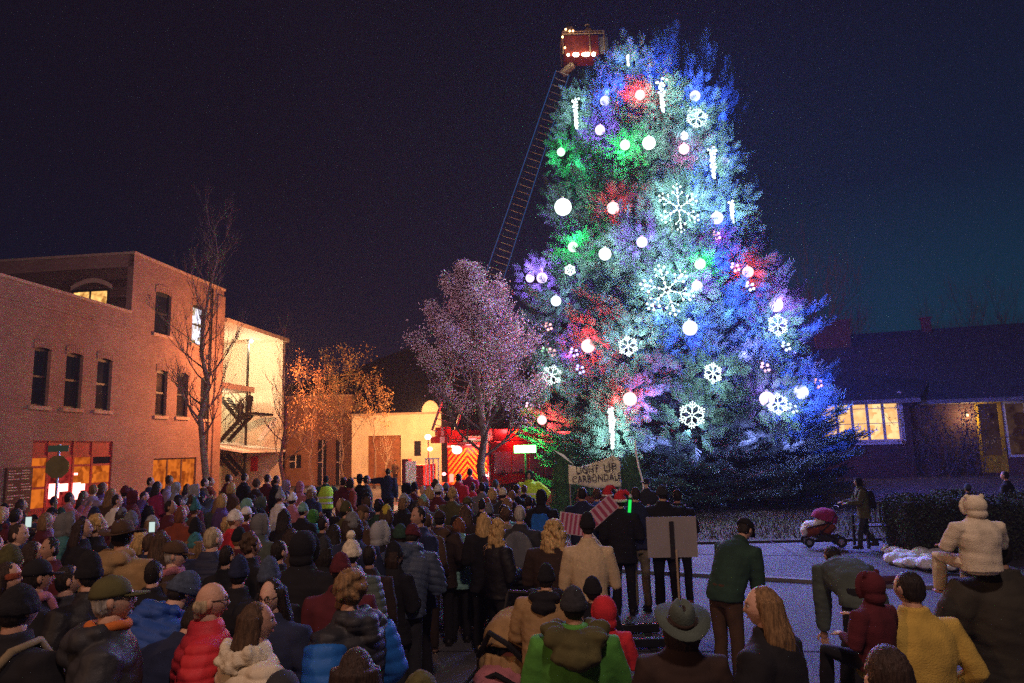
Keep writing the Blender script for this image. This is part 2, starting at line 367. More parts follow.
cp = MB(); cp.box(-16, sA - .01, -.07, .36, zP, zP + .12); cp.build('coping', M_stone, bld)
bc = MB()                                            # corbel bands
bc.box(-16, sA - .01, -.05, -.003, zP - .75, zP - .6); bc.build('brick_band', M_brick, bld)
for h in wA: arched_window(bld, *h)
# upper block
holesB = []; wB = []
for (u0, v0, u1, v1, lit) in ((156, 292, 172, 335, 0), (193, 305, 205, 345, 1), (157, 370, 168, 416, 0), (178, 373, 189, 417, 0), (201, 377, 210, 419, 0)):
    um = (u0 + u1) / 2; h = (sz(u0, v0)[0], sz(u1, v0)[0], sz(um, v1)[1], sz(um, v0)[1]); wB.append((h, lit)); holesB.append(h)
gf = (sz(153, 470)[0], sz(196, 470)[0], 0.0, sz(175, 458)[1]); holesB.append(gf)
wl = MB(); holewall(wl, sA, sB, 0, zT, holesB)
wl.box(sA, sB - .01, .3, 11.9, 0.01, zT - .6); wl.box(sA, sB, .002, .3, zT - .6, zT)
wl.add([(sA, 0, zP - .3), (sA, 0, zT), (sA, 12, zT), (sA, 12, zP - .3)], [(0, 1, 2, 3)]); wl.box(sB - .3, sB, .3, 12, 0, zT); wl.box(sA + .01, sA + .3, .3, 12, zT - .7, zT - .003)
wl.build('wall', M_brick, bld)
cp = MB(); cp.box(sA - .06, sB + .06, -.07, .3, zT, zT + .12); cp.box(sA - .06, sA + .3, .3, 12, zT, zT + .12); cp.build('coping', M_stone, bld)
W_blue = litwin('lit_upper_window', (.8, .8, 1.0), 2.0, 3, .3, (.25, .16, .06))
for h, lit in wB: arched_window(bld, *h, m_pane=W_blue if lit else None)
# lit arched window in the set back side wall of the upper block
PS = Plane(*FA.world(sA, 0, 0)[:2], 6.5 + 270)     # runs back (leftwards) from the corner
W_warm = litwin('warm_office_window', (1.0, .55, .16), 1.6, 2.5, .3)
s0, z0 = PS.sz(110, 289); s1, z1 = PS.sz(73, 291)
ys0, ys1 = sorted((abs(s0), abs(s1)))
wb = MB(); wb.box(sA - .05, sA - .01, ys0, ys1, z0 - 1.15, z0 + .02)
fr = wb.build('window', M_frame, bld)
pb = MB(); mid = (ys0 + ys1) / 2
pb.box(sA - .075, sA - .055, ys0 + .1, mid - .06, z0 - 1.05, z0 - .1); pb.box(sA - .075, sA - .055, mid + .06, ys1 - .1, z0 - 1.05, z0 - .1); pb.build('pane', W_warm, fr)
ab = MB(); n = 10
for i in range(n):
    t0, t1 = i / n, (i + 1) / n; y0_, y1_ = ys0 - .1 + (ys1 - ys0 + .2) * t0, ys0 - .1 + (ys1 - ys0 + .2) * t1
    f0, f1 = z0 + .35 * (1 - (2 * t0 - 1) ** 2), z0 + .35 * (1 - (2 * t1 - 1) ** 2)
    ab.add([(sA - .04, y0_, f0), (sA - .04, y1_, f1), (sA - .04, y1_, f1 + .22), (sA - .04, y0_, f0 + .22), (sA, y0_, f0), (sA, y1_, f1), (sA, y1_, f1 + .22), (sA, y0_, f0 + .22)], [(0, 1, 2, 3), (0, 4, 5, 1), (3, 2, 6, 7), (0, 3, 7, 4), (1, 5, 6, 2)])
ab.build('arch', M_stone, fr)
# shopfront on the left: red timber, orange lit panes, red neon
M_red = mat('red_shopfront_timber', (.28, .03, .03), .55, .2, 6)
W_or = litwin('orange_shop_window', (1.0, .22, .02), .75, 2.2, .35)
W_red = litwin('red_shop_window', (.9, .06, .05), .45, 3, .2)
a, c, d, e = sf; sh = MB(); yy = .08
cols = [a, a + (c - a) * .19, a + (c - a) * .49, a + (c - a) * .73, c]; rows = [0, .55, 1.35, 2.15, e - .62, e]
for x in cols: sh.box(x - .05, x + .05, yy - .05, yy + .05, 0, e)
for z in rows[1:]: sh.box(a + .05, c - .05, yy - .03, yy + .03, z - .045, z + .045)
sh.box(a + .05, c - .05, yy - .02, yy + .02, 0, .5)
f = sh.build('shopfront', M_red, bld)
for i in range(4):
    for j in range(1, 5):
        p = MB(); p.box(cols[i] + .05, cols[i + 1] - .05, yy, yy + .02, rows[j] + .045, rows[j + 1] - .045)
        p.build('pane', (M_red if j == 4 else (W_red if (i == 1 or (i, j) == (2, 1)) else (M_glass if (i == 3 and j == 3) else W_or))), f)
ne = emit('red_neon', (1.0, .26, .22), 7)
for (u0, v0, u1, v1) in ((50, 484, 58, 498), (60, 484, 67, 491), (74, 483, 79, 499), (79, 484, 84, 490), (75, 473, 77, 475)):
    q0, t0 = sz(u0, v0, .02); q1, t1 = sz(u1, v1, .02); nb = MB()
    nb.box(q0, q1, -.05, .02, t1, t0); nb.build('neon_sign', ne, f)
# ground floor under the upper block
a, c, d, e = gf; sh = MB(); cols = [a, a + (c - a) * .33, a + (c - a) * .66, c]
for x in cols: sh.box(x - .05, x + .05, .05, .15, 0, e)
for z in (.6, 2.3, e - .03): sh.box(a + .05, c - .05, .06, .12, z - .04, z + .04)
f = sh.build('shopfront', mat('brown_timber', (.10, .05, .03), .6), bld)
for i in range(3):
    for (z0_, z1_, m_) in ((.64, 2.26, W_or), (2.34, e - .07, litwin('dim_red_window', (.8, .12, .05), .25, 3, .3))):
        p = MB(); p.box(cols[i] + .05, cols[i + 1] - .05, .09, .11, z0_, z1_); p.build('pane', m_, f)
pil = MB(); pil.box(sz(211, 450)[0], sB - .02, -.1, -.005, 0, zT - .4); pil.build('pilaster', M_brick, bld)
dp = MB(); q = sz(207, 400)[0]; dp.tube([(q, -.1, 0), (q, -.1, zT - .2)], .055, 8); dp.build('downpipe', M_steel, bld)

# ---- directory board on the wall
q0, t0 = sz(5, 468); q1, t1 = sz(31, 468); db = empty('directory_board', FA.world((q0 + q1) / 2, .05, 0), FA.rz, label='tall brown directory board with lines of pale text on the brick wall', cat='sign')
w = (q1 - q0); b = MB(); b.box(-w / 2, w / 2, -.05, .05, .5, t0); b.build('panel', mat('brown_board', (.06, .035, .03), .6), db, bevel=.01)
tl = MB(); rr = random.Random(3); z = t0 - .12
M_txt = mat('pale_lettering', (.5, .42, .38), .7)
while z > .7:
    x = -w / 2 + .08
    for k in range(2):
        xe = x + rr.uniform(.3, .9) * w * .45
        while x < xe: l = rr.uniform(.04, .13); tl.box(x, x + l, -.056, -.051, z - .02, z + .02); x += l + .025
        x = max(x, .08 if k == 0 else x)
    z -= .1 if rr.random() > .2 else .2
tl.build('text_lines', M_txt, db)

# ---------------------------------------------------------------- white gallery building with outside stairs
sC = sz(284, 400)[0]; zC = sz(224, 322)[1] * .5 + sz(283, 342)[1] * .5
gal = empty('gallery_building', FA.o, FA.rz, label='pale stuccoed building with open stair gallery, black steel stairs and ceiling lamps', cat='building')
M_stucco = mat('cream_stucco', (.62, .58, .47), .9, .12, 1.5, .2, 30)
g = MB(); dpt = 4.2; s_0 = sB + .02
g.box(sC - .35, sC, -.0, 13, 0, zC + .35); g.box(s_0, sC - .35, dpt, dpt + .3, 0, zC)
g.build('wall', M_stucco, gal)
g = MB(); g.box(s_0, sC + .1, -.25, 13, zC, zC + .25); g.build('roof', mat('roof_fascia', (.42, .35, .28), .8), gal)
PE = Plane(*FA.world(sC - 1.6, 0, 0)[:2], 6.5 + 270)      # cross plane through the gallery, for its stairs
def pe(u, v):
    s, z = PE.sz(u, v); return abs(s), z
yl, zl = pe(226, 385); yr, _ = pe(252, 385)
g = MB(); g.box(s_0, sC - 1.2, yr, dpt, zl - .55, zl - .2); g.build('landing', mat('landing_paint', (.45, .30, .25), .8), gal)
def stair(y0, z0, y1, z1, xs, name='stair'):
    st = MB(); n = max(6, int(abs(z1 - z0) / .19)); 
    for x in (xs, xs + 1.0): st.beam((x, y0, z0 - .1), (x, y1, z1 - .1), .06, .26)
    for i in range(n):
        t = (i + .5) / n; st.box(xs, xs + 1.0, y0 + (y1 - y0) * t - .14, y0 + (y1 - y0) * t + .14, z0 + (z1 - z0) * t - .02, z0 + (z1 - z0) * t + .02)
    for x in (xs, xs + 1.0):
        st.tube([(x, y0, z0 + 1), (x, y1, z1 + 1)], .025, 6)
        for i in range(6): t = i / 5; st.tube([(x, y0 + (y1 - y0) * t, z0 + (z1 - z0) * t), (x, y0 + (y1 - y0) * t, z0 + (z1 - z0) * t + 1)], .015, 5)
    st.build(name, M_steel, gal)
xs = sC - 2.6
y0, z0 = pe(228, 397); y1, z1 = pe(247, 420); stair(y0, z0, y1, z1, xs)
y0, z0 = pe(238, 440); y1, z1 = pe(262, 414); stair(y0, z0, y1, z1, xs - 1.3); ST_TOP = (y1, z1)
g = MB(); g.box(xs - 1.4, xs + 1.2, pe(272, 415)[0], y1 + .05, z1 - .15, z1); g.build('landing', M_steel, gal)
y0, z0 = pe(227, 453); y1, z1 = pe(245, 473); stair(y0, z0, y1, z1, xs)
ra = MB(); 
for i in range(8):
    yy = yr + (dpt - yr) * i / 7; ra.tube([(s_0 + 3.2, yy, zl - .2), (s_0 + 3.2, yy, zl + .95)], .02, 5)
for zz in (.3, .6, .95): ra.tube([(s_0 + 3.2, yr, zl - .2 + zz), (s_0 + 3.2, dpt, zl - .2 + zz)], .02, 5)
ra.build('railing', M_steel, gal)
y_, _ = pe(249, 400); pc = MB(); pc.tube([(sC - 1.9, y_, 0), (sC - 1.9, y_, zC)], .09, 8); pc.build('post', M_steel, gal)
cn = MB(); ya, za = pe(223, 440); yb, zb = pe(283, 450); cn.add([(s_0 + 2, 4.1, za), (s_0 + 2, -.4, zb), (sC - .4, -.4, zb), (sC - .4, 4.1, za), (s_0 + 2, 4.1, za - .12), (s_0 + 2, -.4, zb - .12), (sC - .4, -.4, zb - .12), (sC - .4, 4.1, za - .12)], [(0, 1, 2, 3), (7, 6, 5, 4), (0, 4, 5, 1), (1, 5, 6, 2), (2, 6, 7, 3), (3, 7, 4, 0)]); cn.build('canopy', M_white, gal)
gb_ = MB(); p1 = pe(252, 440); p2 = pe(270, 417); p3 = pe(280, 426)
gb_.beam((sC - .6, p1[0], p1[1]), (sC - .6, p2[0], p2[1]), .1, .3); gb_.beam((sC - .6, p2[0], p2[1]), (sC - .6, p3[0], p3[1]), .1, .3); gb_.build('stringer', M_white, gal)
L_w = emit('gallery_lamp', (1, .86, .6), 5); L_w.cycles.emission_sampling = 'NONE'
for (u, v, dx) in ((226, 338, 3), (254, 347, 1.4), (227, 394, 2)):
    yy, zz = pe(u, v); yy = min(yy, dpt - .5); b = MB(); b.ball((sC - dx - .6, yy, (zC - .14) if v < 380 else zl - .66), .13, 10); b.build('ceiling_lamp', L_w, gal, smooth=True); lamp('gallery_light', FA.world(sC - dx - .6, -yy, ((zC - .45) if v < 380 else zl - .95)), 1100 if v < 380 else 350, (1, .78, .45), .14)
for n_, (u, v) in enumerate(((251, 470),)):
    yy, zz = pe(u, v); b = MB(); b.box(sC - 1.2, sC - 1.17, yy - .25, yy + .25, zz - .1, zz + .9); b.build('red_poster', mat('red_poster', (.5, .02, .02), .6), gal)
ww = MB(); yy, zz = pe(228, 424); ww.box(s_0 + 3, s_0 + 3.1, yy - .5, yy + .4, zz - .8, zz + 1.1); 

# ---------------------------------------------------------------- far street: orange lit brick hall and adobe garage
def frontal(name, u0, u1, Y, vtop, m, label, holes=(), depth=8, skew=0):
    p0 = at_Y(u0, vtop, Y); p1 = at_Y(u1, vtop, Y); e = empty(name, ((p0.x + p1.x) / 2, Y, 0), R(skew), label=label, cat='building'); w = (p1.x - p0.x) / 2; zt = p0.z
    hs = []
    for (a, b_, c, d_) in holes:
        q0 = at_Y(a, b_, Y); q1 = at_Y(c, d_, Y); hs.append((q0.x - e.location.x, q1.x - e.location.x, max(0, q1.z), q0.z))
    b = MB(); holewall(b, -w, w, 0, zt, hs, depth=.35); b.box(-w, w, .36, depth, 0, zt - .4); b.box(-w, w, .003, .36, zt - .4, zt); b.build('wall', m, e)
    c = MB(); c.box(-w - .05, w + .05, -.06, .4, zt, zt + .14); c.build('coping', M_stone, e)
    return e, hs, w, zt
e, hs, w, zt = frontal('brick_hall', 286, 352, 53, 398, M_brick2, 'low orange brick hall behind the small amber lit trees', [(289, 455, 301, 468), (318, 440, 326, 486), (336, 440, 343, 486)])
for h in hs:
    b = MB(); b.box(h[0], h[1], .2, .24, h[2], h[3]); f = b.build('window', M_glass, e); b = MB(); cx = (h[0] + h[1]) / 2; b.box(cx - .04, cx + .04, .16, .2, h[2], h[3]); b.box(h[0], cx - .04, .16, .2, (h[2] + h[3]) / 2 - .04, (h[2] + h[3]) / 2 + .04); b.build('frame', M_white, f)
e, hs, w, zt = frontal('adobe_garage', 352, 441, 50, 416, mat('pale_adobe', (.62, .53, .38), .9, .15, 1, .2, 12), 'pale adobe garage with curved gable and big dark doorway', [(368, 436, 401, 487), (414, 441, 421, 456)])
b = MB(); b.box(hs[0][0], hs[0][1], .25, .3, 0, hs[0][3]); 
b.build('garage_door', mat('rust_door', (.22, .09, .04), .8, .3, 3), e); b = MB(); b.box(hs[1][0], hs[1][1], .2, .25, hs[1][2], hs[1][3]); b.build('window', M_glass, e)
gb = MB(); n = 14; cx = w - .75
ring = [(cx + .62 * math.cos(a), zt + .1 + .85 * math.sin(a)) for a in np.linspace(0, math.pi, n)]
gb.add([(x, -.05, z) for x, z in ring] + [(x, .4, z) for x, z in ring], [tuple(reversed(range(n))), tuple(range(n, 2 * n))] + [(i, i + 1, n + i + 1, n + i) for i in range(n - 1)]); gb.build('gable', _mats['pale_adobe'], e)

# ---------------------------------------------------------------- dark house on the right
hp = at_Y(905, 440, 33.0)
PH = Plane(hp.x, 33.0, 90 + 18)            # s runs to the right and towards the camera
house = empty('brick_house', PH.o, PH.rz, label='long low dark brick house with shingle roof, bay window and yellow door', cat='building')
def hz(u, v, o=0): return PH.sz(u, v, o)
sL = hz(800, 430)[0]; s9 = 0.0; sR = 16
zE = hz(960, 400)[1]; wy0, wz1 = hz(835, 398, .9); wy1, wz0 = hz(902, 441, .9); wz1 = hz(868, 395, .9)[1]
# bay part stands .9 m proud
b = MB(); holewall(b, sL, .15, .3, zE, [(hz(822, 420, .9)[0], wy1, wz0, wz1)], y=-.9, depth=.2); b.add([(.15, -.9, .3), (.15, 0, .3), (.15, 0, zE), (.15, -.9, zE)], [(0, 1, 2, 3)])
dh = (hz(977, 430)[0], hz(1004, 430)[0], .75, hz(985, 401)[1]); wh = (hz(1005, 430)[0], hz(1030, 430)[0], hz(1015, 457)[1], hz(1015, 401)[1])
holewall(b, .15, sR, .3, zE, [dh, wh], y=0, depth=.2); b.box(sL, sR, .5, 9, .3, zE - .1); b.build('wall', M_dbrick, house)
M_shing = mat('dark_shingle', (.10, .088, .09), .9, .35, 5, .7, 14)
zR = hz(930, 329, -4.2)[1]
rf = MB()
rf.add([(sL - .6, -1.5, zE + .05), (.45, -1.5, zE + .05), (.45, -.75, zE + .42), (sR, -.75, zE - .02), (sR, 4.2, zR), (sL - .6, 4.2, zR), (sR, 9.6, zE), (sL - .6, 9.6, zE), (sL - .6, -.75, zE + .42), (.45, -.75, zE - .02)], [])
rf.add([(sL - .6, -.72, zE), (sR, -.72, zE), (sR, 4.2, zR), (sL - .6, 4.2, zR)], [(0, 1, 2, 3)])
rf.add([(sL - .6, 4.2, zR), (sR, 4.2, zR), (sR, 9.6, zE), (sL - .6, 9.6, zE)], [(0, 1, 2, 3)])
rf.add([(sL - .6, -1.5, zE + .1), (.5, -1.5, zE + .1), (-1.6, 1.6, zE + 1.75), (sL - .6, 1.6, zE + 1.75)], [(0, 1, 2, 3)])
rf.add([(.5, -1.5, zE + .1), (1.6, 1.0, zE + 1.2), (-1.6, 1.6, zE + 1.75)], [(0, 1, 2)])
rf.add([(sL - .6, -.72, zE), (sL - .6, 4.2, zR), (sL - .6, 9.6, zE)], [(0, 1, 2)])
roof = rf.build('roof', M_shing, house)
fa = MB(); fa.box(sL - .6, .5, -1.56, -1.5, zE - .08, zE + .1); fa.box(.52, sR, -.78, -.72, zE - .16, zE + .02); fa.box(sL - .6, .5, -1.5, -.9, zE - .08, zE - .04); fa.box(.52, sR, -.72, 0, zE - .16, zE - .13)
fa.build('eave_board', mat('eave_paint', (.30, .26, .25), .7), house)
W_room = litwin('warm_room_window', (1.0, .66, .28), 1.35, 2.2, .35, (.75, .38, .12))
ba, bb = hz(822, 420, .9)[0], wy1
wn = MB(); n = 5; xs_ = [ba + (bb - ba) * i / n for i in range(n + 1)]
for x in xs_: wn.box(x - .06, x + .06, -.86, -.78, wz0, wz1)
for z in (wz0 + .05, wz1 - .05): wn.box(ba, bb, -.85, -.79, z - .05, z + .05)
f = wn.build('window', M_white, house)
pb = MB(); pb.box(ba, bb, -.74, -.72, wz0 + .05, wz1 - .05); pb.build('pane', W_room, f)
mu = MB(); mu.box(ba, bb, -.79, -.76, wz0 + (wz1 - wz0) * .38, wz0 + (wz1 - wz0) * .38 + .03); mu.box(ba, bb, -.79, -.76, wz0 + (wz1 - wz0) * .7, wz0 + (wz1 - wz0) * .7 + .03)
mu.build('glazing_bar', M_white, f)
sl = MB(); sl.box(ba - .1, bb + .12, -1.0, -.88, wz0 - .14, wz0 - .01); sl.build('sill', M_white, f)
jb = MB(); jb.box(bb + .002, bb + .16, -.96, -.9, wz0 - .01, wz1 + .1); jb.build('frame', M_white, f)
# things seen in the lit room: a shelf and a few pale shapes
# yellow door, with a dark glass and side light
M_yel = mat('yellow_door_paint', (.62, .38, .02), .5, .1, 5)
a, c, d, e_ = dh; db_ = MB(); db_.box(a, a + .14, .02, .12, d, e_); db_.box(c - .14, c, .02, .12, d, e_); db_.box(a + .14, c - .14, .02, .12, d, d + .75); db_.box(a + .14, c - .14, .02, .12, e_ - .12, e_)
dr = db_.build('door', M_yel, house); pb = MB(); pb.box(a + .14, c - .14, .06, .08, d + .75, e_ - .12); pb.build('pane', litwin('dim_door_glass', (.10, .045, .03), .30, 1.5, .3), dr)
pb = MB(); pb.ball((c - .07, -.02, d + 1.0), .035, 8); pb.build('handle', M_galv, dr)
a, c, d, e_ = wh; wn = MB(); wn.box(a, a + .12, .02, .1, d, e_); wn.box(a + .12, c, .02, .1, e_ - .1, e_); wn.box(a + .12, c, .02, .1, d, d + .1); wn.box(a + .85, a + .97, .02, .1, d, e_)
f = wn.build('window', M_white, house); pb = MB(); pb.box(a, c, .11, .13, d, e_); pb.build('pane', litwin('dim_window_glass', (.16, .08, .04), .40, 2, .3), f)
ch = MB(); q = hz(832, 330, -3.2)[0]; ch.box(q - .85, q + .85, 3.2, 4.6, zR - .8, zR + .55); ch.box(q - .95, q + .95, 3.1, 4.7, zR + .551, zR + .68); ch.build('chimney', M_dbrick, roof)
ch = MB(); q = hz(926, 325, -4.2)[0]; ch.box(q - .2, q + .2, 4.0, 4.4, zR - .3, zR + .55); ch.box(q - .26, q + .26, 3.94, 4.46, zR + .551, zR + .62); ch.build('chimney', M_dbrick, roof)
pl_x = dh[0] - .35; pl_ = MB(); pl_.tube([(pl_x, -.02, zE - .62), (pl_x, -.16, zE - .55), (pl_x, -.16, zE - .62)], .02, 6); lf = pl_.build('porch_lamp', M_steel, house); pl_ = MB(); pl_.ball((pl_x, -.16, zE - .70), .06, 10); pl_.build('bulb', emit('porch_bulb', (1, .7, .3), 4), lf, smooth=True); lamp('porch_light', PH.world(pl_x, .45, zE - .8), 42, (1, .72, .34), .08)
st = MB(); st.box(hz(945, 470)[0], sR, -1.6, -.01, .3, .62); st.build('step', M_conc, house)

# thin haze volume added for soft halos around the lamps
hz_ = MB(); hz_.box(-480, 560, -40, 680, -1.5, 95); ho = hz_.build('haze', [], kind='stuff', label='thin haze added over the square to spread the lamp glow', cat='haze'); hm = bpy.data.materials.new('haze'); hm.use_nodes = True; hm.node_tree.nodes.clear()
pv = hm.node_tree.nodes.new('ShaderNodeVolumePrincipled'); pv.inputs['Color'].default_value = (.80, .82, 1, 1); pv.inputs['Density'].default_value = .00065; pv.inputs['Anisotropy'].default_value = .0
ou = hm.node_tree.nodes.new('ShaderNodeOutputMaterial'); hm.node_tree.links.new(pv.outputs[0], ou.inputs['Volume']); ho.data.materials.append(hm)
# ================================================================ THE BIG SPRUCE
TX, TY = 6.55, 28.0
prof_px = [(44, 640, 690), (58, 603, 718), (80, 574, 728), (110, 556, 738), (150, 546, 742), (200, 538, 746), (235, 528, 762), (262, 520, 782), (300, 516, 798), (340, 518, 812), (380, 524, 834), (420, 522, 846), (450, 524, 848), (480, 528, 842), (510, 536, 830)]
PZ, PRL, PRR = [], [], []
for v, a, b in prof_px:
    pa, pb = at_Y(a, v, TY), at_Y(b, v, TY); PZ.append(max(.3, (pa.z + pb.z) / 2)); PRL.append(TX - pa.x); PRR.append(pb.x - TX)
PZ = np.array(PZ)[::-1]; PRL = np.array(PRL)[::-1]; PRR = np.array(PRR)[::-1]
def prad(z, az):                      # az: 0 = +x
    l, r = np.interp(z, PZ, PRL), np.interp(z, PZ, PRR); t = .5 + .5 * np.cos(az); return l + (r - l) * t
ZTOP = PZ.max()
def spray_template(n=7):
    V = []; Q = []
    def strip(a, b, w0, w1, nrm):
        a = np.array(a, float); b = np.array(b, float); d = b - a; s = np.cross(d, nrm); s /= np.linalg.norm(s) + 1e-9
        k = len(V); V.extend([a - s * w0, a + s * w0, b + s * w1, b - s * w1]); Q.append([k, k + 1, k + 2, k + 3])
    r = np.random.default_rng(3)
    strip((0, 0, 0), (1, 0, .03), .02, .012, (0, 0, 1))
    strip((0, 0, 0), (1, 0, .03), .05, .01, (0, 1, .1))
    for i in range(n):
        t = .08 + .86 * i / (n - 1); L = .46 * (1 - t) ** .7 + .1
        for sgn in (-1, 1):
            a = (t, 0, .03 * t); ang = R(44 + r.uniform(-8, 8)); b = (t + L * math.cos(ang), sgn * L * math.sin(ang), .03 * t + r.uniform(-.10, .04))
            strip(a, b, .034, .014, (0, 0, 1)); strip(a, b, .034, .014, (0, .5 * sgn, .6))
        if i % 2 == 0:
            strip((t, 0, 0), (t + .2, r.uniform(-.05, .05), .15), .026, .01, (0, 1, 0)); 
    return np.array(V), np.array(Q)
SV, SQ = spray_template()
def build_sprays(P, D, U, S, name, m, parent, **k):
    """P origins, D unit directions, U up hints, S sizes"""
    Y = np.cross(U, D); Y /= np.linalg.norm(Y, axis=1)[:, None] + 1e-9; Z = np.cross(D, Y)
    V = P[:, None] + S[:, None, None] * (SV[None, :, 0:1] * D[:, None] + SV[None, :, 1:2] * Y[:, None] + SV[None, :, 2:3] * Z[:, None])
    n = len(P); Q = SQ[None] + (np.arange(n) * len(SV))[:, None, None]
    return npmesh(name, V.reshape(-1, 3), Q.reshape(-1, 4), m, parent, **k)
clear = []
def spruce(root, cx, cy, ztop, z0, radf, nb, nspray, size, m, mb, steep=1.0):
    """layered boughs: each one a flat, slightly drooping fan of fronds with an upturned tip"""
    P, D, U, S = [], [], [], []; tb = MB()
    for i in range(nb):
        f = (i + .5) / nb; zt = z0 + (ztop - z0) * (f ** 1.12); az = i * 2.39996 + rng.uniform(-.35, .35)
        h = (zt - z0) / (ztop - z0); rr = radf(min(ztop, zt + .2), az) * rng.uniform(.84, 1.05) * (.94 + .09 * math.sin(az * 3 + zt * 1.3))
        if rng.random() < .25: rr *= rng.uniform(.60, .88)
        if rng.random() < .10: rr *= rng.uniform(1.03, 1.13)
        rr = max(.3, rr - .1); rise = -.16 + .50 * h + 2.4 * h ** 3
        dirh = np.array([math.cos(az), math.sin(az), 0]); tip = np.array([cx, cy, 0]) + dirh * rr + np.array([0, 0, zt])
        base = np.array([cx, cy, max(z0 * .5, zt - rise * rr)]); ctrl = base * .45 + tip * .55 + np.array([0, 0, -.14 * rr * (1 - h * .5) - .05])
        if i % 2 == 0: tb.tube([base, ctrl, tip * .9 + base * .1], [.05 * (1.3 - h), .03, .01], 4)
        ns = int(nspray * min(1.5, rr / 3.6 + .35)); fan = rr * (.20 - .06 * h)
        for k in range(ns):
            t = .34 + .66 * ((k + rng.random()) / ns) ** .8
            p = (1 - t) ** 2 * base + 2 * t * (1 - t) * ctrl + t * t * tip; d = 2 * (1 - t) * (ctrl - base) + 2 * t * (tip - ctrl); d /= np.linalg.norm(d)
            side = np.cross(d, [0, 0, 1]); side /= np.linalg.norm(side) + 1e-9; q = rng.uniform(-1, 1); wid = fan * (1.12 - t) ** .7 * 1.25
            # fronds hang a little below the bough and sweep outward, turning up at the end
            off = side * q * wid + d * (-abs(q) * wid * .6) + np.array([0, 0, -.28 * abs(q) * wid - abs(rng.normal(0, .07))])
            dd = d * 1.0 + side * (q * (.85 - .35 * t) + rng.normal(0, .18)) + np.array([0, 0, -.22 + .55 * t * t + 1.1 * h ** 2 + rng.normal(0, .16)]); dd /= np.linalg.norm(dd)
            P.append(p + off); D.append(dd); U.append([rng.normal(0, .3), rng.normal(0, .3), 1]); S.append(size * rng.uniform(.6, 1.3) * (1.12 - .3 * t))
    P, D, U, S = np.array(P), np.array(D), np.array(U, float), np.array(S)
    for (q, rad) in clear:                     # boughs are pushed clear of each hung lamp, on its outer side
        q = np.array(q); out = np.array([q[0] - cx, q[1] - cy, 0]); out /= np.linalg.norm(out) + 1e-9; out = out * .5 + np.array([-.15, -.9, -.05]); out /= np.linalg.norm(out)
        C = P + D * S[:, None] * .5; w = C - q; t = np.clip(w @ out, 0, 2.6); dist = np.linalg.norm(w - t[:, None] * out, axis=1); keep = dist > rad + .10
        P, D, U, S = P[keep], D[keep], U[keep], S[keep]
        # twigs added behind each lamp to catch its light as a coloured halo
        n = int(34 + 60 * min(1, rad)); az = rng.uniform(0, 2 * math.pi, n); e1 = np.cross(out, [0, 0, 1]); e1 /= np.linalg.norm(e1); e2 = np.cross(e1, out); rdl = np.cos(az)[:, None] * e1 + np.sin(az)[:, None] * e2
        pp = q - out * rng.uniform(.18, .5, n)[:, None] + rdl * (rad * .7 + rng.uniform(0, .75, n)[:, None]); dd = rdl * .8 + out * rng.uniform(-.1, .5, n)[:, None] + np.array([0, 0, .25]) + rng.normal(0, .2, (n, 3)); dd /= np.linalg.norm(dd, axis=1)[:, None]
        P = np.concatenate([P, pp]); D = np.concatenate([D, dd]); U = np.concatenate([U, out[None] + rng.normal(0, .3, (n, 3))]); S = np.concatenate([S, size * rng.uniform(.5, .95, n)])
    o = build_sprays(P, D, U, S, 'crown', m, root)
    tb.build('limb', mb, root, smooth=True)
    return o
M_need = mat('blue_green_needles', (.10, .165, .15), .8, .4, .9, spec=.15)
sp_ = empty('spruce_tree', (0, 0, 0), label='huge blue spruce covered with coloured orb lights and white snowflake lights', cat='tree')
tr = MB(); tr.tube([(TX, TY, -.1), (TX + .05, TY, 1), (TX, TY, 6), (TX, TY, 12), (TX, TY, ZTOP - 1)], [.55, .42, .33, .18, .05], 12); tr.build('trunk', M_bark, sp_, smooth=True)

# ---- lights hung on it
def on_tree(u, v, k=.97):
    r = ray(u, v); best = None
    for t in np.linspace(18, 34, 400):
        p = EYE + r * t; d = math.hypot(p.x - TX, p.y - TY); az = math.atan2(p.y - TY, p.x - TX); rr = float(prad(min(p.z, ZTOP), az))
        if d < rr * k: return p
        q = d - rr * k
        if best is None or q < best[0]: best = (q, p)
    return best[1]
COLS = dict(blue=(.06, .12, 1.0), green=(.03, 1.0, .20), red=(1.0, .03, .04), purple=(.42, .12, 1.0), white=(.72, 1.0, .92), pink=(1.0, .15, .5), cool=(.5, .75, 1.0))
PW = dict(blue=1350, green=300, red=620, purple=650, white=270, pink=260, cool=190)
spots = {}
def glow_mat(name, k=1.0):
    c = COLS[name]; m = .10 if name not in ('white', 'cool') else 0
    return nosample(emit('orb_glow_%s' % name, tuple(.42 + .58 * x for x in c), 2.4))
M_wire = mat('white_wire', (.6, .6, .6), .5)
nl = {}; LK = 2.1
def treelabel(kind, name, u, v):
    side = 'left edge' if u < 565 else 'left side' if u < 620 else 'middle' if u < 690 else 'right side' if u < 745 else 'right edge'
    hgt = 'near the very top' if v < 105 else 'high up' if v < 170 else 'in the upper half' if v < 235 else 'at mid height' if v < 310 else 'in the lower half' if v < 375 else 'near the lower branches'
    l = f'{name} {kind} {hgt} on the {side} of the spruce'; nl.setdefault(l, []).append((u, v)); return l
made_lights = []
def nosample(m):
    m.cycles.emission_sampling = 'NONE'; return m
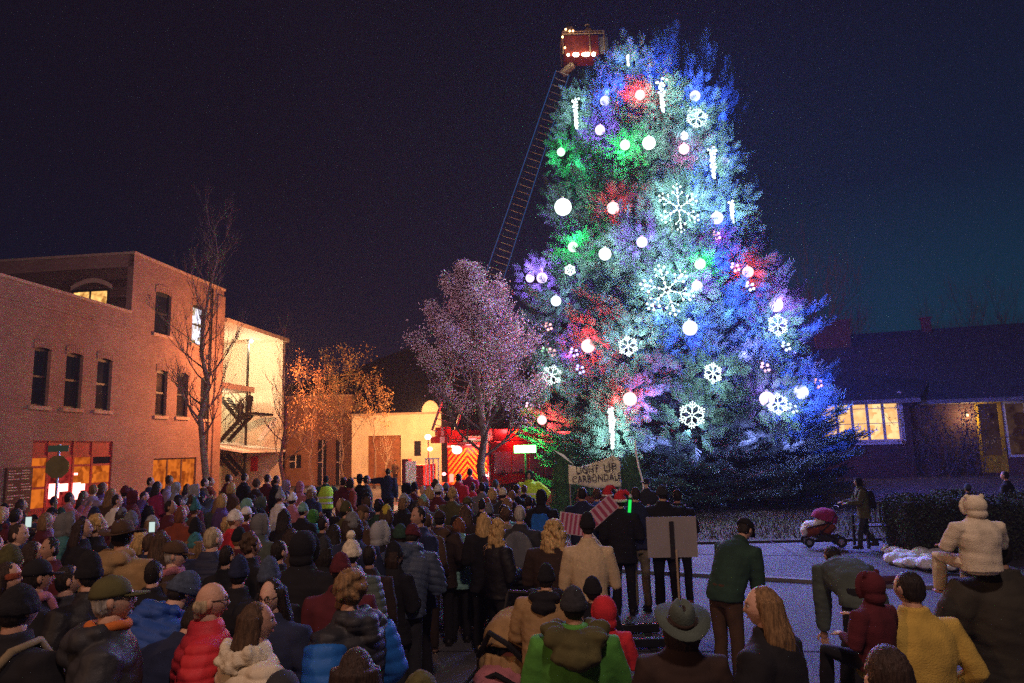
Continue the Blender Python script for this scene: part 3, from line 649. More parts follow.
def orb(u, v, c, r=.19, k=1.0, kk=1.0, cn=None):
    p = on_tree(u, v, .90 * kk); clear.append((p, r)); cn = cn or {'cool': 'icy white'}.get(c, c)
    e = empty('orb_light', p, label=treelabel('glowing orb' if r > .13 else 'little bulb cluster', cn, u, v), cat='light', group='coloured lights hung on the spruce'); made_lights.append((e, u, v))
    b = MB(); 
    if r > .13: b.ball((0, 0, 0), r, 14)
    else:
        for dx, dz in ((-.1, .04), (.09, .09), (0, -.1), (.12, -.06), (-.07, .15)): b.ball((dx, 0, dz), .05, 8)
    b.build('globe', glow_mat(c, k), e, smooth=True); (lamp('orb_lamp', p + Vector((0, -.12, -.02)), .85 * PW[c] * k, COLS[c], r + .06) if r > .13 else None); b = MB(); b.tube([(0, 0, r * .8), (0, 0, r * 1.25)], .05, 8); b.build('cap', M_wire, e)
def flake(u, v, d, k=1.0, ring=True):
    """a beaded wire snowflake figure d px across, facing the square"""
    p = on_tree(u, v, .93); rad = d / 50.0; clear.append((p, rad * .9))
    e = empty('snowflake_light', p, label=treelabel('snowflake light', 'big white' if d > 30 else 'white', u, v), cat='light', group='snowflake lights hung on the spruce'); made_lights.append((e, u, v))
    e.rotation_euler = (R(rng.uniform(-14, 4)), R(rng.uniform(-15, 15)), R(rng.uniform(-25, 25))); b = MB(); f_ = MB(); bead = max(.022, rad * .05); st = bead * 3.0 if d > 30 else bead * 2.6
    def run(p0, p1):
        L = math.hypot(p1[0] - p0[0], p1[1] - p0[1]); n = max(1, int(L / st)); f_.tube([(p0[0], .012, p0[1]), (p1[0], .012, p1[1])], .008, 4)
        for i in range(n + 1): t = i / n; b.ball((p0[0] + (p1[0] - p0[0]) * t, 0, p0[1] + (p1[1] - p0[1]) * t), bead * rng.uniform(.75, 1.2), 6)
    for i in range(6):
        a = i * math.pi / 3 + math.pi / 6; dx, dz = math.cos(a), math.sin(a); run((dx * rad * .12, dz * rad * .12), (dx * rad, dz * rad))
        for t, l in ((.48, .28), (.76, .22)):
            for sg in (-1, 1): a2 = a + sg * R(50); run((dx * rad * t, dz * rad * t), (dx * rad * t + math.cos(a2) * rad * l, dz * rad * t + math.sin(a2) * rad * l))
    if d < 24:
        for i in range(12): a0, a1 = i * math.pi / 6, (i + 1) * math.pi / 6; run((math.cos(a0) * rad * .82, math.sin(a0) * rad * .82), (math.cos(a1) * rad * .82, math.sin(a1) * rad * .82))
    b.build('bulbs', nosample(emit('flake_glow', (.80, 1.0, .96), 2.2)), e); f_.build('wire_frame', M_wire, e)
    lamp('snowflake_lamp', p + Vector((0, -.22, -.03)), (14 + 5.5 * d * (d > 30) + 1.6 * d) * k * LK, (.66, 1.0, .92), min(.45, rad * .6))
def icicle(u, v0, v1, wpx, k=1.0, du=0):
    p = on_tree(u, (v0 + v1) / 2, .93); h = (v1 - v0) / 25.0; w = wpx / 50.0; [clear.append((p + Vector((0, 0, dz * h)), w + .05)) for dz in (-.35, 0, .35)]
    e = empty('icicle_light', p, label=treelabel('icicle light', 'long white', u, (v0 + v1) / 2), cat='light', group='icicle lights hung on the spruce'); made_lights.append((e, u, v0))
    b = MB(); f_ = MB(); f_.tube([(0, 0, h * .55), (0, 0, -h * .5)], .012, 5); n = int(h * 34)
    for i in range(n):
        t = i / n; rr = w * (1 - .8 * t) * rng.uniform(.2, 1); a = i * 2.4; b.ball((rr * math.cos(a), rr * math.sin(a), h * (.5 - t)), .045 * rng.uniform(.8, 1.2), 6)
    b.build('bulbs', nosample(emit('icicle_glow', (.80, 1.0, .96), 2.2)), e); f_.build('wire_frame', M_wire, e)
    for dz in ((-.3, .3) if h > .9 else (0,)): lamp('icicle_lamp', p + Vector((0, -w - .15, dz * h)), (32 if h > .9 else 60) * h * k * LK, (.66, 1.0, .92), .15)
for a in [(605, 101, 'blue'), (640, 95, 'red'), (600, 130, 'purple'), (625, 145, 'green'), (649, 143, 'white', .24, .8), (561, 152, 'green', .17, .8), (695, 96, 'blue', .2), (684, 149, 'pink'), (684, 136, 'cool', .15),
          (724, 162, 'blue', .2), (563, 207, 'white', .33, .6), (613, 208, 'red', .22), (642, 242, 'purple'), (573, 247, 'green'), (605, 254, 'white', .22), (530, 278, 'purple', .18), (542, 278, 'purple', .21), (556, 301, 'cool', .19, .7),
          (588, 346, 'red', .24, 1.3), (717, 218, 'blue', .22), (716, 236, 'pink', .05, .5), (700, 264, 'green'), (697, 286, 'purple', .18), (748, 272, 'red', .19, .8), (776, 305, 'purple', .24, 1.1), (690, 328, 'blue', .25, 1.7),
          (630, 399, 'red', .23), (542, 420, 'red', .18, .8), (529, 407, 'pink', .05), (767, 399, 'purple', .24, .7), (801, 392, 'blue', .24, 1.3), (793, 409, 'cool', .05), (818, 384, 'red', .05, .6), (765, 368, 'pink', .05, .6), (786, 347, 'cool', .05), (548, 327, 'red', .05, .7), (545, 352, 'green', .05, .7), (552, 353, 'red', .05, .6), (580, 370, 'blue', .06, 2), (574, 353, 'purple', .06, 2), (750, 287, 'cool', .05, .8), (735, 268, 'pink', .05, .4), (692, 112, 'cool', .05)]:
    orb(*a)
for a in [(697, 118, 21), (679, 208, 42, .8), (667, 290, 44, .8), (628, 346, 17), (552, 375, 19), (713, 373, 17), (692, 415, 21), (778, 404, 17), (778, 325, 19, 1.3), (570, 270, 10, .5)]: flake(*a)
for a in [(662, 80, 112, 11, .9), (576, 98, 130, 8, .7), (612, 412, 445, 7, 1.2), (713, 148, 178, 9, .8), (732, 202, 222, 5, .9), (628, 55, 66, 3, .6)]: icicle(*a)
# hidden coloured lamps deeper in the foliage that the photo shows as pure coloured glow
for (u, v, c, e) in (*[(a_, b_, (.35, .30, 1), p_) for a_, b_, p_ in ((655, 448, 8), (705, 452, 8), (752, 446, 8), (795, 448, 8))], *[(a_, b_, (.05, .10, 1), p_) for a_, b_, p_ in ((618, 84, 60), (655, 66, 60), (706, 178, 60), (722, 112, 60), (742, 300, 45), (806, 335, 70), (832, 398, 90), (768, 345, 60), (658, 318, 60), (722, 262, 50), (790, 420, 60), (735, 215, 50))], (607, 92, (.10, .16, 1), 60), (632, 92, (1, .04, .04), 30), (690, 85, (.08, .12, 1), 60), (692, 335, (.05, .10, 1), 190), (812, 402, (.05, .08, 1), 150), (590, 340, (1, .02, .04), 130), (568, 355, (.5, .1, 1), 50), (616, 402, (1, .05, .05), 35), (650, 405, (.35, .2, 1), 45), (548, 425, (1, .03, .04), 50), (543, 272, (.5, .2, 1), 50), (575, 238, (.05, 1, .25), 40), (622, 152, (.05, 1, .2), 35), (575, 165, (.05, .9, .3), 15), (780, 298, (.5, .15, 1), 70), (745, 355, (.35, .25, 1), 60), (715, 236, (.6, .05, .9), 25), (655, 250, (.55, .8, .95), 30), (640, 340, (.6, .85, .9), 45), (800, 350, (.3, .2, 1), 60), (600, 430, (.55, .9, .8), 35), (690, 430, (.4, .7, 1), 9), (620, 60, (.1, .2, 1), 20), (700, 190, (.3, .45, 1), 30), (735, 320, (.15, .35, .8), 25)):
    p = on_tree(u, v, .89); lamp('spruce_lamp', p, e * (8.5 if c[2] > .9 and c[1] < .5 else 5.0), c, .10)

spruce(sp_, TX, TY, ZTOP - .45, .7, prad, 780, 44, .56, M_need, M_bark)

for l_, ps_ in nl.items():
    if len(ps_) > 1:
        es = [m_ for m_ in made_lights if m_[0]['label'] == l_]; dv = max(x[2] for x in es) - min(x[2] for x in es); du_ = max(x[1] for x in es) - min(x[1] for x in es)
        es.sort(key=lambda x: x[2] if dv > du_ else x[1])
        for k_, x in enumerate(es): x[0]['label'] = (('upper ', 'lower ') if dv > du_ else ('left hand ', 'right hand '))[k_ > 0] + l_
# ================================================================ OTHER TREES
def bare_tree(name, base, h, r0, spread, m, seed, levels=5, label=None, up=.25, group=None, fork=3, leaves=None, trunk_frac=.35, lean=(0, 0), nleaf=6, leafsize=.05, dens=1.0, crownlow=0.3, profile=None):
    r = random.Random(seed); root = empty(name, base, label=label, cat='tree', group=group); tb = MB(); cb = MB(); tips = []
    top = Vector((lean[0], lean[1], h))
    pts = []; n = 9
    for i in range(n + 1):
        t = i / n; pts.append(Vector((lean[0] * t + (r.uniform(-1, 1) * .02 * h * (0 < i)), lean[1] * t + r.uniform(-1, 1) * .015 * h * (i > 0), h * t * .96)))
    rad = [max(.012, r0 * (1 - .93 * (i / n) ** .8)) for i in range(n + 1)]; rad[0] *= 1.35
    tb.tube(pts, rad, 9); tb.build('trunk', m, root, smooth=True)
    def grow(p, d, L, rr, lv):
        segs = 3; q = [p]; dd = d.copy()
        for s in range(segs):
            dd = (dd + Vector((r.uniform(-.22, .22), r.uniform(-.22, .22), up * .35 + r.uniform(-.08, .12)))).normalized(); q.append(q[-1] + dd * L / segs)
        cb.tube(q, [rr, rr * .8, rr * .6, rr * .38], 5 if rr > .03 else 3, caps=False)
        if lv == 0: tips.append((q[-1], dd)); tips.append((q[-2], dd)); return
        k = fork if lv > 1 else fork
        for j in range(k):
            t = r.uniform(.35, 1); i = min(2, int(t * 3)); a = q[i].lerp(q[i + 1], t * 3 - i)
            nd = (dd + Vector((r.gauss(0, .55), r.gauss(0, .55), r.gauss(up, .3)))).normalized(); grow(a, nd, L * r.uniform(.5, .72), rr * .55, lv - 1)
        grow(q[-1], dd, L * .6, rr * .4, lv - 1)
    nb = int((9 + h * 1.1) * dens)
    for i in range(nb):
        f = crownlow + (1 - crownlow) * (i + .5) / nb; k = f * n * .999; j = int(k); p = pts[j].lerp(pts[j + 1], k - j); az = i * 2.4 + r.uniform(-.5, .5)
        L = spread * ((profile(f) if profile else (1.05 - .75 * ((f - crownlow) / (1 - crownlow)))) * r.uniform(.75, 1.15)) * .62
        el = up + (.9 * f); d = Vector((math.cos(az), math.sin(az), el)).normalized(); grow(p, d, L, max(.012, rad[min(n, j + 1)] * .5), levels - 3)
    cb.build('branches' if not leaves else 'limbs', m, root)
    if leaves:
        nL = len(tips) * nleaf; T = np.array([list(t[0]) for t in tips]); idx = rng.integers(0, len(T), nL); c = T[idx] + rng.normal(0, .17 if nleaf < 10 else .12, (nL, 3))
        a = rng.normal(0, 1, (nL, 3)); a /= np.linalg.norm(a, axis=1)[:, None]; b = np.cross(a, rng.normal(0, 1, (nL, 3))); b /= np.linalg.norm(b, axis=1)[:, None]; s = leafsize * rng.uniform(.6, 1.3, nL)[:, None]
        V = np.stack([c - a * s, c + b * s * .6, c + a * s, c - b * s * .6], 1).reshape(-1, 3)
        npmesh('crown', V, np.arange(nL * 4).reshape(-1, 4), leaves, root)
    return root
def base_at(u, Y, z=0):
    p = at_Y(u, 448, Y); return (p.x, Y, z)
def h_at(u, v, Y): return at_Y(u, v, Y).z
bare_tree('bare_tree', base_at(203, 27.5), h_at(200, 214, 27.5), .17, 3.1, M_bark, 11, 6, 'tall bare tree before the brick building, its thin twigs above the roof', up=.35, dens=1.35, crownlow=.26, profile=lambda f: .8 if f < .75 else .55)
bare_tree('bare_tree', base_at(284, 36), h_at(283, 318, 36), .12, 2.4, M_bark, 12, 5, 'slim bare tree standing at the corner of the pale stair gallery', up=.4, dens=1.4, crownlow=.2)
M_amb = mat('amber_leaves', (.30, .17, .08), .8, .4, 1.5)
bare_tree('leafy_tree', base_at(312, 42), h_at(310, 382, 42), .12, 2.4, M_bark, 13, 5, 'small amber lit tree with thin dry leaves beside the bare corner tree', leaves=M_amb, nleaf=3, leafsize=.062, dens=1.0, crownlow=.3, up=.4, profile=lambda f: .95)
bare_tree('leafy_tree', base_at(342, 45), h_at(348, 378, 45), .12, 2.8, M_bark, 14, 5, 'taller amber lit leafy tree in the middle before the brick hall', leaves=mat('olive_amber_leaves', (.26, .18, .07), .8, .4, 1.5), nleaf=4, leafsize=.065, dens=1.0, crownlow=.35, up=.45, profile=lambda f: 1.0)
bare_tree('leafy_tree', base_at(374, 46), h_at(376, 400, 46), .09, 2.0, M_bark, 15, 5, 'low amber leafy tree whose crown hangs over the adobe garage wall', leaves=M_amb, nleaf=3, leafsize=.065, dens=.7, crownlow=.55, up=.3, profile=lambda f: 1.0)
bare_tree('bare_tree', base_at(387, 47), h_at(387, 446, 47), .05, 1.5, mat('pale_bark', (.4, .33, .25), .9), 16, 5, 'little pale bare tree in front of the garage doorway', up=.5, dens=1.0, crownlow=.3, profile=lambda f: .9)
# ornamental pear with clinging pale leaves, lit by the spruce and an added spot
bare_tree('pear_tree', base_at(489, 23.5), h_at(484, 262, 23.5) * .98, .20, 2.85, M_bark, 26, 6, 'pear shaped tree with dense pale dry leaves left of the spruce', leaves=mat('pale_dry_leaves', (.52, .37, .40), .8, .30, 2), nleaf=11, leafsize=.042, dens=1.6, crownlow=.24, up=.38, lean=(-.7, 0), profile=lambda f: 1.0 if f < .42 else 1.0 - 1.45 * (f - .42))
# winter trees standing behind the house
for i, (u, v, Y, s, lb) in enumerate(((948, 292, 56, 3.6, 'bushy bare tree behind the roof ridge near the small chimney'), (985, 284, 55, 4.2, 'dense bare tree rising behind the middle of the house roof'), (1018, 280, 54, 4.4, 'bare tree behind the roof at the right edge of the view'), (884, 300, 60, 3.4, 'very thin bare tree over the roof between the two chimneys'))):
    bare_tree('bare_tree', base_at(u, Y, .6), h_at(u, v, Y) * .80, .2, s, M_bark, 31 + i, 6 if i < 3 else 5, lb, up=.5, dens=1.3 if i < 3 else .7, crownlow=.35, group=None, profile=lambda f: .9)
bare_tree('bare_tree', base_at(822, 44, .5), h_at(822, 258, 44) * .85, .28, 5.2, M_bark, 41, 6, 'dim spreading bare tree half hidden behind the right flank of the spruce', up=.3, dens=1.2, crownlow=.3, profile=lambda f: 1.0)

# two narrow conifers beside the banner
def column_tree(u, Y, v, wd, label, m):
    x, y, _ = base_at(u, Y); h = h_at(u, v, Y); e = empty('narrow_conifer', (x, y, 0), label=label, cat='tree')
    n = 210; z = rng.uniform(.2, 1, n) * h * .93; az = rng.uniform(0, 2 * math.pi, n); rr = wd * np.clip(1.12 - z / h, .08, 1) * rng.uniform(.45, 1, n)
    P = np.stack([rr * np.cos(az), rr * np.sin(az), z - .25], 1); D = np.stack([np.cos(az) * .35, np.sin(az) * .35, np.full(n, 1.0)], 1); D /= np.linalg.norm(D, axis=1)[:, None]
    build_sprays(P, D, np.stack([np.cos(az), np.sin(az), np.zeros(n)], 1), rng.uniform(.3, .5, n), 'crown', m, e)
    t = MB(); t.tube([(0, 0, 0), (0, 0, h * .8)], [.08, .03], 8); t.build('trunk', M_bark, e)
M_dg = mat('dark_green_scale_leaves', (.05, .11, .05), .8, .4, 3)
column_tree(562, 19.5, 447, .34, 'narrow dark green conifer left of the cream banner', M_dg)
column_tree(630, 20.5, 455, .42, 'narrow dark conifer just right of the cream banner', M_dg)

# hedge and vines
def leaf_mass(name, boxes, n, s, m, parent=None, **k):
    V = []; 
    tot = sum((b[1] - b[0]) * (b[3] - b[2]) * (b[5] - b[4]) for b in boxes); out = []
    for b in boxes:
        c = int(n * (b[1] - b[0]) * (b[3] - b[2]) * (b[5] - b[4]) / tot); q = rng.uniform(-1, 1, (c, 3)); q /= np.maximum(1e-6, (np.abs(q) ** 4).sum(1)[:, None] ** .25) * rng.uniform(.96, 1.28, c)[:, None]
        out.append(q * [(b[1] - b[0]) / 2, (b[3] - b[2]) / 2, (b[5] - b[4]) / 2] + [(b[0] + b[1]) / 2, (b[2] + b[3]) / 2, (b[4] + b[5]) / 2])
    c = np.concatenate(out); nL = len(c); a = rng.normal(0, 1, (nL, 3)); a /= np.linalg.norm(a, axis=1)[:, None]; b = np.cross(a, rng.normal(0, 1, (nL, 3))); b /= np.linalg.norm(b, axis=1)[:, None]
    V = np.stack([c - a * s, c + b * s * .5, c + a * s, c - b * s * .5], 1).reshape(-1, 3)
    return npmesh(name, V, np.arange(nL * 4).reshape(-1, 4), m, parent, **k)
hd = empty('hedge', (0, 0, 0), label='dark leafy clipped hedge behind the child in the fleecy hood', cat='hedge')
bx = []
for i in range(8):
    p = at_Y(912 + i * 24, 500, 14.6 - i * .1); bx.append((p.x - .42, p.x + .42, 14.2 - i * .1, 15.3 - i * .1, .05, h_at(912 + i * 24, 494 + 5 * math.sin(i * 2.1), 14.6)))
leaf_mass('foliage', bx, 26000, .035, mat('dark_hedge_leaves', (.045, .06, .035), .8, .5, 4), hd)
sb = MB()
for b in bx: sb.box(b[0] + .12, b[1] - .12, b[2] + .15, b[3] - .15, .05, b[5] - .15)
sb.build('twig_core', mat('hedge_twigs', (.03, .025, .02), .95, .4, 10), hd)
vn = empty('climbing_shrub', PH.o, PH.rz, label='tangled bare shrub with pale leaves climbing the dark house wall', cat='shrub'); vb = MB(); tips = []
rr_ = random.Random(5)
for i in range(46):
    u = rr_.uniform(902, 972); s_, _ = hz(u, 450); x = s_; q = [Vector((x, -.35 - rr_.random() * .9, .6))]; d = Vector((rr_.uniform(-.35, .35), .02, 1))
    L = rr_.uniform(1.6, 4.2)
    for k in range(9):
        d = (d + Vector((rr_.uniform(-.3, .3), rr_.uniform(-.12, .12), rr_.uniform(-.2, .25)))).normalized(); q.append(q[-1] + d * L / 9); q[-1].y = min(q[-1].y, -.12); tips.append(q[-1].copy())
    vb.tube(q, list(np.linspace(.022, .006, 10)), 4, caps=False)
vb.build('stems', mat('shrub_stems', (.16, .12, .10), .9), vn)
T = np.array([list(t) for t in tips]); nL = 3400; c = T[rng.integers(0, len(T), nL)] + rng.normal(0, .10, (nL, 3)); c[:, 1] = np.minimum(c[:, 1], -.04)
a = rng.normal(0, 1, (nL, 3)); a /= np.linalg.norm(a, axis=1)[:, None]; b = np.cross(a, rng.normal(0, 1, (nL, 3))); b /= np.linalg.norm(b, axis=1)[:, None]; s = .05
npmesh('foliage', np.stack([c - a * s, c + b * s * .6, c + a * s, c - b * s * .6], 1).reshape(-1, 3), np.arange(nL * 4).reshape(-1, 4), mat('shrub_leaves', (.15, .12, .12), .8, .5, 3), vn)

# ================================================================ FIRE ENGINE WITH RAISED LADDER
FY = 36.0; fp = at_Y(464, 490, FY)
PHI = -32                                    # the truck points away to the right
fe = empty('fire_engine', (fp.x + .2, FY, 0), R(PHI), label='red fire engine seen from behind with chevron striped tail and raised aerial ladder', cat='fire truck')
# local: x across, y forward (away); tail at y = 0
M_fr = mat('fire_red_paint', (.26, .010, .010), .25, .1, 2, spec=.6); M_dk = mat('dark_equipment', (.025, .025, .028), .5)
M_chr = mat('chrome', (.6, .6, .62), .15, .05, 3, metal=1)
b = MB(); b.box(-1.3, 1.3, 0, 7.4, .55, 2.75); b.box(-1.25, 1.25, 7.5, 10.2, .5, 3.1); b.box(-1.3, -.7, .4, 7.2, 2.76, 3.4); b.box(.7, 1.3, .4, 7.2, 2.76, 3.4)
body = b.build('body', M_fr, fe, bevel=.05)
def stripes():
    y_ = MB(); r_ = MB(); n = 7; w = .235
    for k in range(-8, 14):
        for sg in (-1, 1):
            # band rising to the middle at 45 degrees
            z0 = .62 + (k * .30); poly = [(0, z0 + 1.2), (0, z0 + 1.2 + .15), (sg * 1.2, z0 + .15), (sg * 1.2, z0)]
            pts = []
            for x, z in poly: pts.append((x, z))
            def clip(ps, f):
                o = []
                for i in range(len(ps)):
                    a, c = ps[i], ps[(i + 1) % len(ps)]; fa, fc = f(a), f(c)
                    if fa >= 0: o.append(a)
                    if fa * fc < 0: t = fa / (fa - fc); o.append((a[0] + (c[0] - a[0]) * t, a[1] + (c[1] - a[1]) * t))
                return o
            ps = clip(pts, lambda p: p[1] - .62)
            if len(ps) > 2: ps = clip(ps, lambda p: 2.45 - p[1])
            if len(ps) > 2: y_.add([(x, -.012, z) for x, z in ps], [tuple(range(len(ps)))])
    return y_
stripes().build('chevron_panel', mat('reflective_yellow', (.75, .50, .03), .35, .08, 4), fe)
for x in (-1.0, 1.0): b = MB(); b.box(x - .12, x + .12, -.05, -.015, .75, 1.15); b.build('tail_light', emit('tail_red', (1, .04, .03), 14), fe)
b = MB(); b.box(-.62, .62, -.03, -.002, 2.5, 2.74); b.build('hose_bed_door', M_dk, fe)
for x in (-1.15, -.9, -.65, .65, .9, 1.15): b = MB(); b.box(x - .09, x + .09, -.04, -.003, 2.5, 2.6); b.build('warning_light', emit('tail_red', (1, .04, .03), 14) if abs(x) != .9 else emit('amber_marker', (1, .55, .22), 9), fe)
for x in (-1.31, 1.31):
    b = MB(); b.tube([(x, .12, .7), (x, .12, 3.2)], .03, 6); b.build('grab_rail', M_chr, fe)
b = MB(); b.box(-.6, .6, .5, 6.8, 2.77, 3.05); b.build('hose_bed', mat('pale_hose', (.45, .42, .32), .9, .3, 12), fe)
b = MB(); b.box(-1.28, 1.28, -.35, 0, .42, .52); b.build('tail_step', M_dk, fe)
for y in (1.9, 3.2, 8.9):
    for x in (-1.1, 1.1):
        wb_ = MB(); Mx = Matrix.Rotation(R(90), 3, 'Y'); 
        prof = [(.18, -.15), (.40, -.15), (.5, -.11), (.5, .11), (.40, .15), (.18, .15)]
        wb_.loft([[(x + z, y + r * math.cos(a), .5 + r * math.sin(a)) for a in np.linspace(0, 2 * math.pi, 19)[:-1]] for r, z in prof], 0); w_ = wb_.build('wheel', mat('tyre_rubber', (.02, .02, .02), .85), fe, smooth=False)
        rb_ = MB(); rb_.loft([[(x + z, y + r * math.cos(a), .5 + r * math.sin(a)) for a in np.linspace(0, 2 * math.pi, 15)[:-1]] for r, z in [(.02, -.13), (.24, -.13), (.24, .13), (.02, .13)]], 0); rb_.build('rim', M_chr, w_)
for i in range(4): b = MB(); b.box(1.303, 1.325, .5 + i * 1.7, 2.0 + i * 1.7, 1.15 if i in (0, 1) else .75, 2.2); d = b.build('locker_door', mat('brushed_shutter', (.45, .44, .44), .4, .15, 3, metal=.5), fe); b = MB(); b.box(1.326, 1.35, 1.1 + i * 1.7, 1.4 + i * 1.7, 1.22, 1.26); b.build('handle', M_chr, d)
for y in (7.9, 9.2): b = MB(); b.box(1.253, 1.27, y - .4, y + .45, 1.7, 2.5); b.build('window', M_glass, fe)
b = MB(); b.box(-1.0, 1.0, 9.0, 9.4, 3.11, 3.3); b.build('light_bar', emit('bar_red', (1, .03, .03), 20), fe)
b = MB(); b.tube([(-.95, -.05, 2.62), (.95, -.05, 2.62)], .035, 8); b.tube([(-.95, -.05, 2.9), (.95, -.05, 2.9)], .03, 8); b.build('hand_rail', M_chr, fe)
# red revolving beacons at the tail
def beacon(u, v, c, k, r, Y, parent, name='beacon'):
    p = at_Y(u, v, Y); b = MB(); b.ball((0, 0, 0), (r, r, r * .8), 12); o = b.build(name, emit('beacon_%s_%d' % (c, k), {'r': (1, .07, .07), 'w': (1, .9, .8), 'o': (1, .35, .1), 'g': (.12, 1, .16)}[c], k), None, smooth=True)
    o.parent = parent; o.matrix_parent_inverse = Matrix.Identity(4); Mi = (Matrix.Translation(parent.location) @ Matrix.Rotation(parent.rotation_euler.z, 4, 'Z')).inverted(); o.location = Mi @ p; return o
beacon(457, 450, 'r', 60, .26, 35.6, fe); beacon(444, 474, 'r', 50, .1, 35.3, fe); beacon(484, 476, 'w', 45, .15, 34.8, fe, 'work_lamp')
lamp('beacon_light', at_Y(457, 448, 34.8), 520, (1, .02, .03), .15); lamp('beacon_light', at_Y(470, 420, 40.0), 420, (1, .02, .03), .2)
lamp('beacon_light', at_Y(427, 452, 34.2), 500, (1, .05, .03), .15)
lamp('beacon_light', at_Y(520, 430, 37.0), 300, (1, .03, .03), .15)
# turret and ladder
lamp('tail_fill_light', at_Y(466, 443, 34.0), 150, (1, .88, .6), .1)  # added white fill at the tail so the chevrons read yellow
tb_ = at_Y(443, 432, 40.0); lt = at_Y(562, 74, 34.5); lt2 = at_Y(560, 74, 34.5)
Mi = (Matrix.Translation(fe.location) @ Matrix.Rotation(R(PHI), 4, 'Z')).inverted()
A0 = Mi @ tb_; A1 = Mi @ lt
b = MB(); b.lathe([(.7, 0), (.7, .35), (.45, .4), (.45, max(.5, A0.z - 2.5))], (A0.x, A0.y, 2.76), 16); b.build('turret', M_fr, fe)
ld = MB(); dirv = (A1 - A0); L = dirv.length; dirv.normalize(); cam_loc = Mi @ EYE; sidev = dirv.cross((cam_loc - (A0 + A1) / 2).normalized()).normalized() * -1; dep = sidev.cross(dirv).normalized()
rails = {}
W_ = lambda t: .62 - .26 * t
for sx in (-1, 1):
    for dz in (0, 1):
        pa = A0 + sidev * sx * W_(0) + dep * (dz * .75 - .3); pb_ = A1 + sidev * sx * W_(1) + dep * (dz * .5 - .2); ld.tube([pa, pb_], [.07, .04], 6); rails[(sx, dz)] = (pa, pb_)
nr = int(L / .36)
for i in range(nr + 1):
    t = i / nr; ld.tube([rails[(-1, 0)][0].lerp(rails[(-1, 0)][1], t), rails[(1, 0)][0].lerp(rails[(1, 0)][1], t)], .025, 5)
    if i % 2 == 0 and i + 2 <= nr:
        t2 = (i + 2) / nr
        for sx in (-1, 1):
            a_, b_ = rails[(sx, 0)][0].lerp(rails[(sx, 0)][1], t), rails[(sx, 1)][0].lerp(rails[(sx, 1)][1], t2)
            c_ = rails[(sx, 1)][0].lerp(rails[(sx, 1)][1], t); ld.tube([a_, b_], .022, 4); ld.tube([a_, c_], .022, 4)
ld.build('ladder', M_alu, fe)
for sx in (-1, 1):
    b = MB(); pa, pb_ = rails[(sx, 0)]; o_ = -dep * .08 if (-dep).dot(cam_loc - pa) > 0 else dep * .08
    b.tube([pa.lerp(pb_, .38) + o_, pb_ + o_], .02, 4); b.build('light_strip', emit('blue_strip', (.03, .16, .55), .45), fe)
# basket
bc_ = at_Y(581, 49, 34.0); bk_ = empty('ladder_basket', bc_, 0, parent=fe); bk_.location = Mi @ bc_; bk_.rotation_euler.z = -R(PHI)
M_bk = mat('basket_red_brown', (.20, .03, .015), .5, .3, 3)
b = MB(); b.box(-.85, .8, -.55, -.5, -.62, .42); b.box(-.85, .8, .5, .55, -.62, .42); b.box(-.9, -.85, -.55, .55, -.62, .42); b.box(.8, .85, -.55, .55, -.62, .42); b.box(-.85, .8, -.5, .5, -.66, -.6); b.build('panel', M_bk, bk_)
b = MB()
for z in (.5, .62): b.tube([(-1.0, -.6, z), (1.15, -.6, z), (1.15, .6, z), (-1.0, .6, z), (-1.0, -.6, z)], .035, 6)
for x in (-1.0, .4, 1.15): b.tube([(x, -.6, -.6), (x, -.6, .62)], .035, 6); b.tube([(x, .6, -.6), (x, .6, .62)], .035, 6)
b.beam((-.4, .3, -.7), ((lt - bc_).x, (lt - bc_).y, (lt - bc_).z), .35, .25)
b.build('frame', mat('basket_frame', (.35, .25, .14), .5, .1, 4), bk_)
b = MB(); b.box(.86, 1.35, -.5, -.3, -.5, .35); b.build('side_box', mat('basket_grey', (.30, .33, .36), .6, .3, 4), bk_)
bl = emit('basket_lamp', (1, .86, .66), 22)
for x in (-.75, -.42, -.3, 0, .12, .25, .55): b = MB(); b.ball((x, -.72, -.74), .105 if x not in (-.75, 0) else .07, 8); b.build('work_lamp', bl, bk_, smooth=True)
for x, z in ((-1.0, .3), (-.82, .72), (-.62, .62), (-.45, .62), (-.9, -.3)): b = MB(); b.ball((x, -.66, z), .05, 8); b.build('marker_lamp', emit('amber_marker', (1, .55, .22), 9), bk_, smooth=True)
lamp('basket_light', bc_ + Vector((-.3, -1.6, .3)), 20, (1, .45, .2), .1)

# rescue unit standing left of the engine
rp = at_Y(421, 470, 34.0); ru = empty('rescue_unit', (rp.x, 34.0, 0), R(-8), label='low red rescue trailer with white rails just left of the fire engine tail', cat='trailer')
b = MB(); b.box(-.95, .9, 0, 2.6, .55, .75); b.box(-.5, .1, .1, 2.4, .76, 1.7); b.build('body', M_fr, ru, bevel=.02)
b = MB()
for x in (.25, .42, .6, .85): b.box(x - .03, x + .03, -.02, .04, .76, 1.95)
b.box(.2, .9, -.021, .041, 1.951, 2.02); b.build('rail', mat('white_rail', (.75, .72, .7), .5), ru)
b = MB(); b.box(-.95, -.6, .0, .5, .76, 2.0); b.build('locker', mat('dark_red_locker', (.12, .01, .02), .5), ru)
for x in (-.7, .6): 
    b = MB(); b.loft([[(x + z, 1.2 + r * math.cos(a), .33 + r * math.sin(a)) for a in np.linspace(0, 2 * math.pi, 15)[:-1]] for r, z in [(.1, -.1), (.33, -.1), (.33, .1), (.1, .1)]]); b.build('wheel', _mats['tyre_rubber'], ru)
b = MB(); b.tube([(.1, 1, .9), (.1, 1, 2.9)], .03, 6); b.build('mast', M_chr, ru)
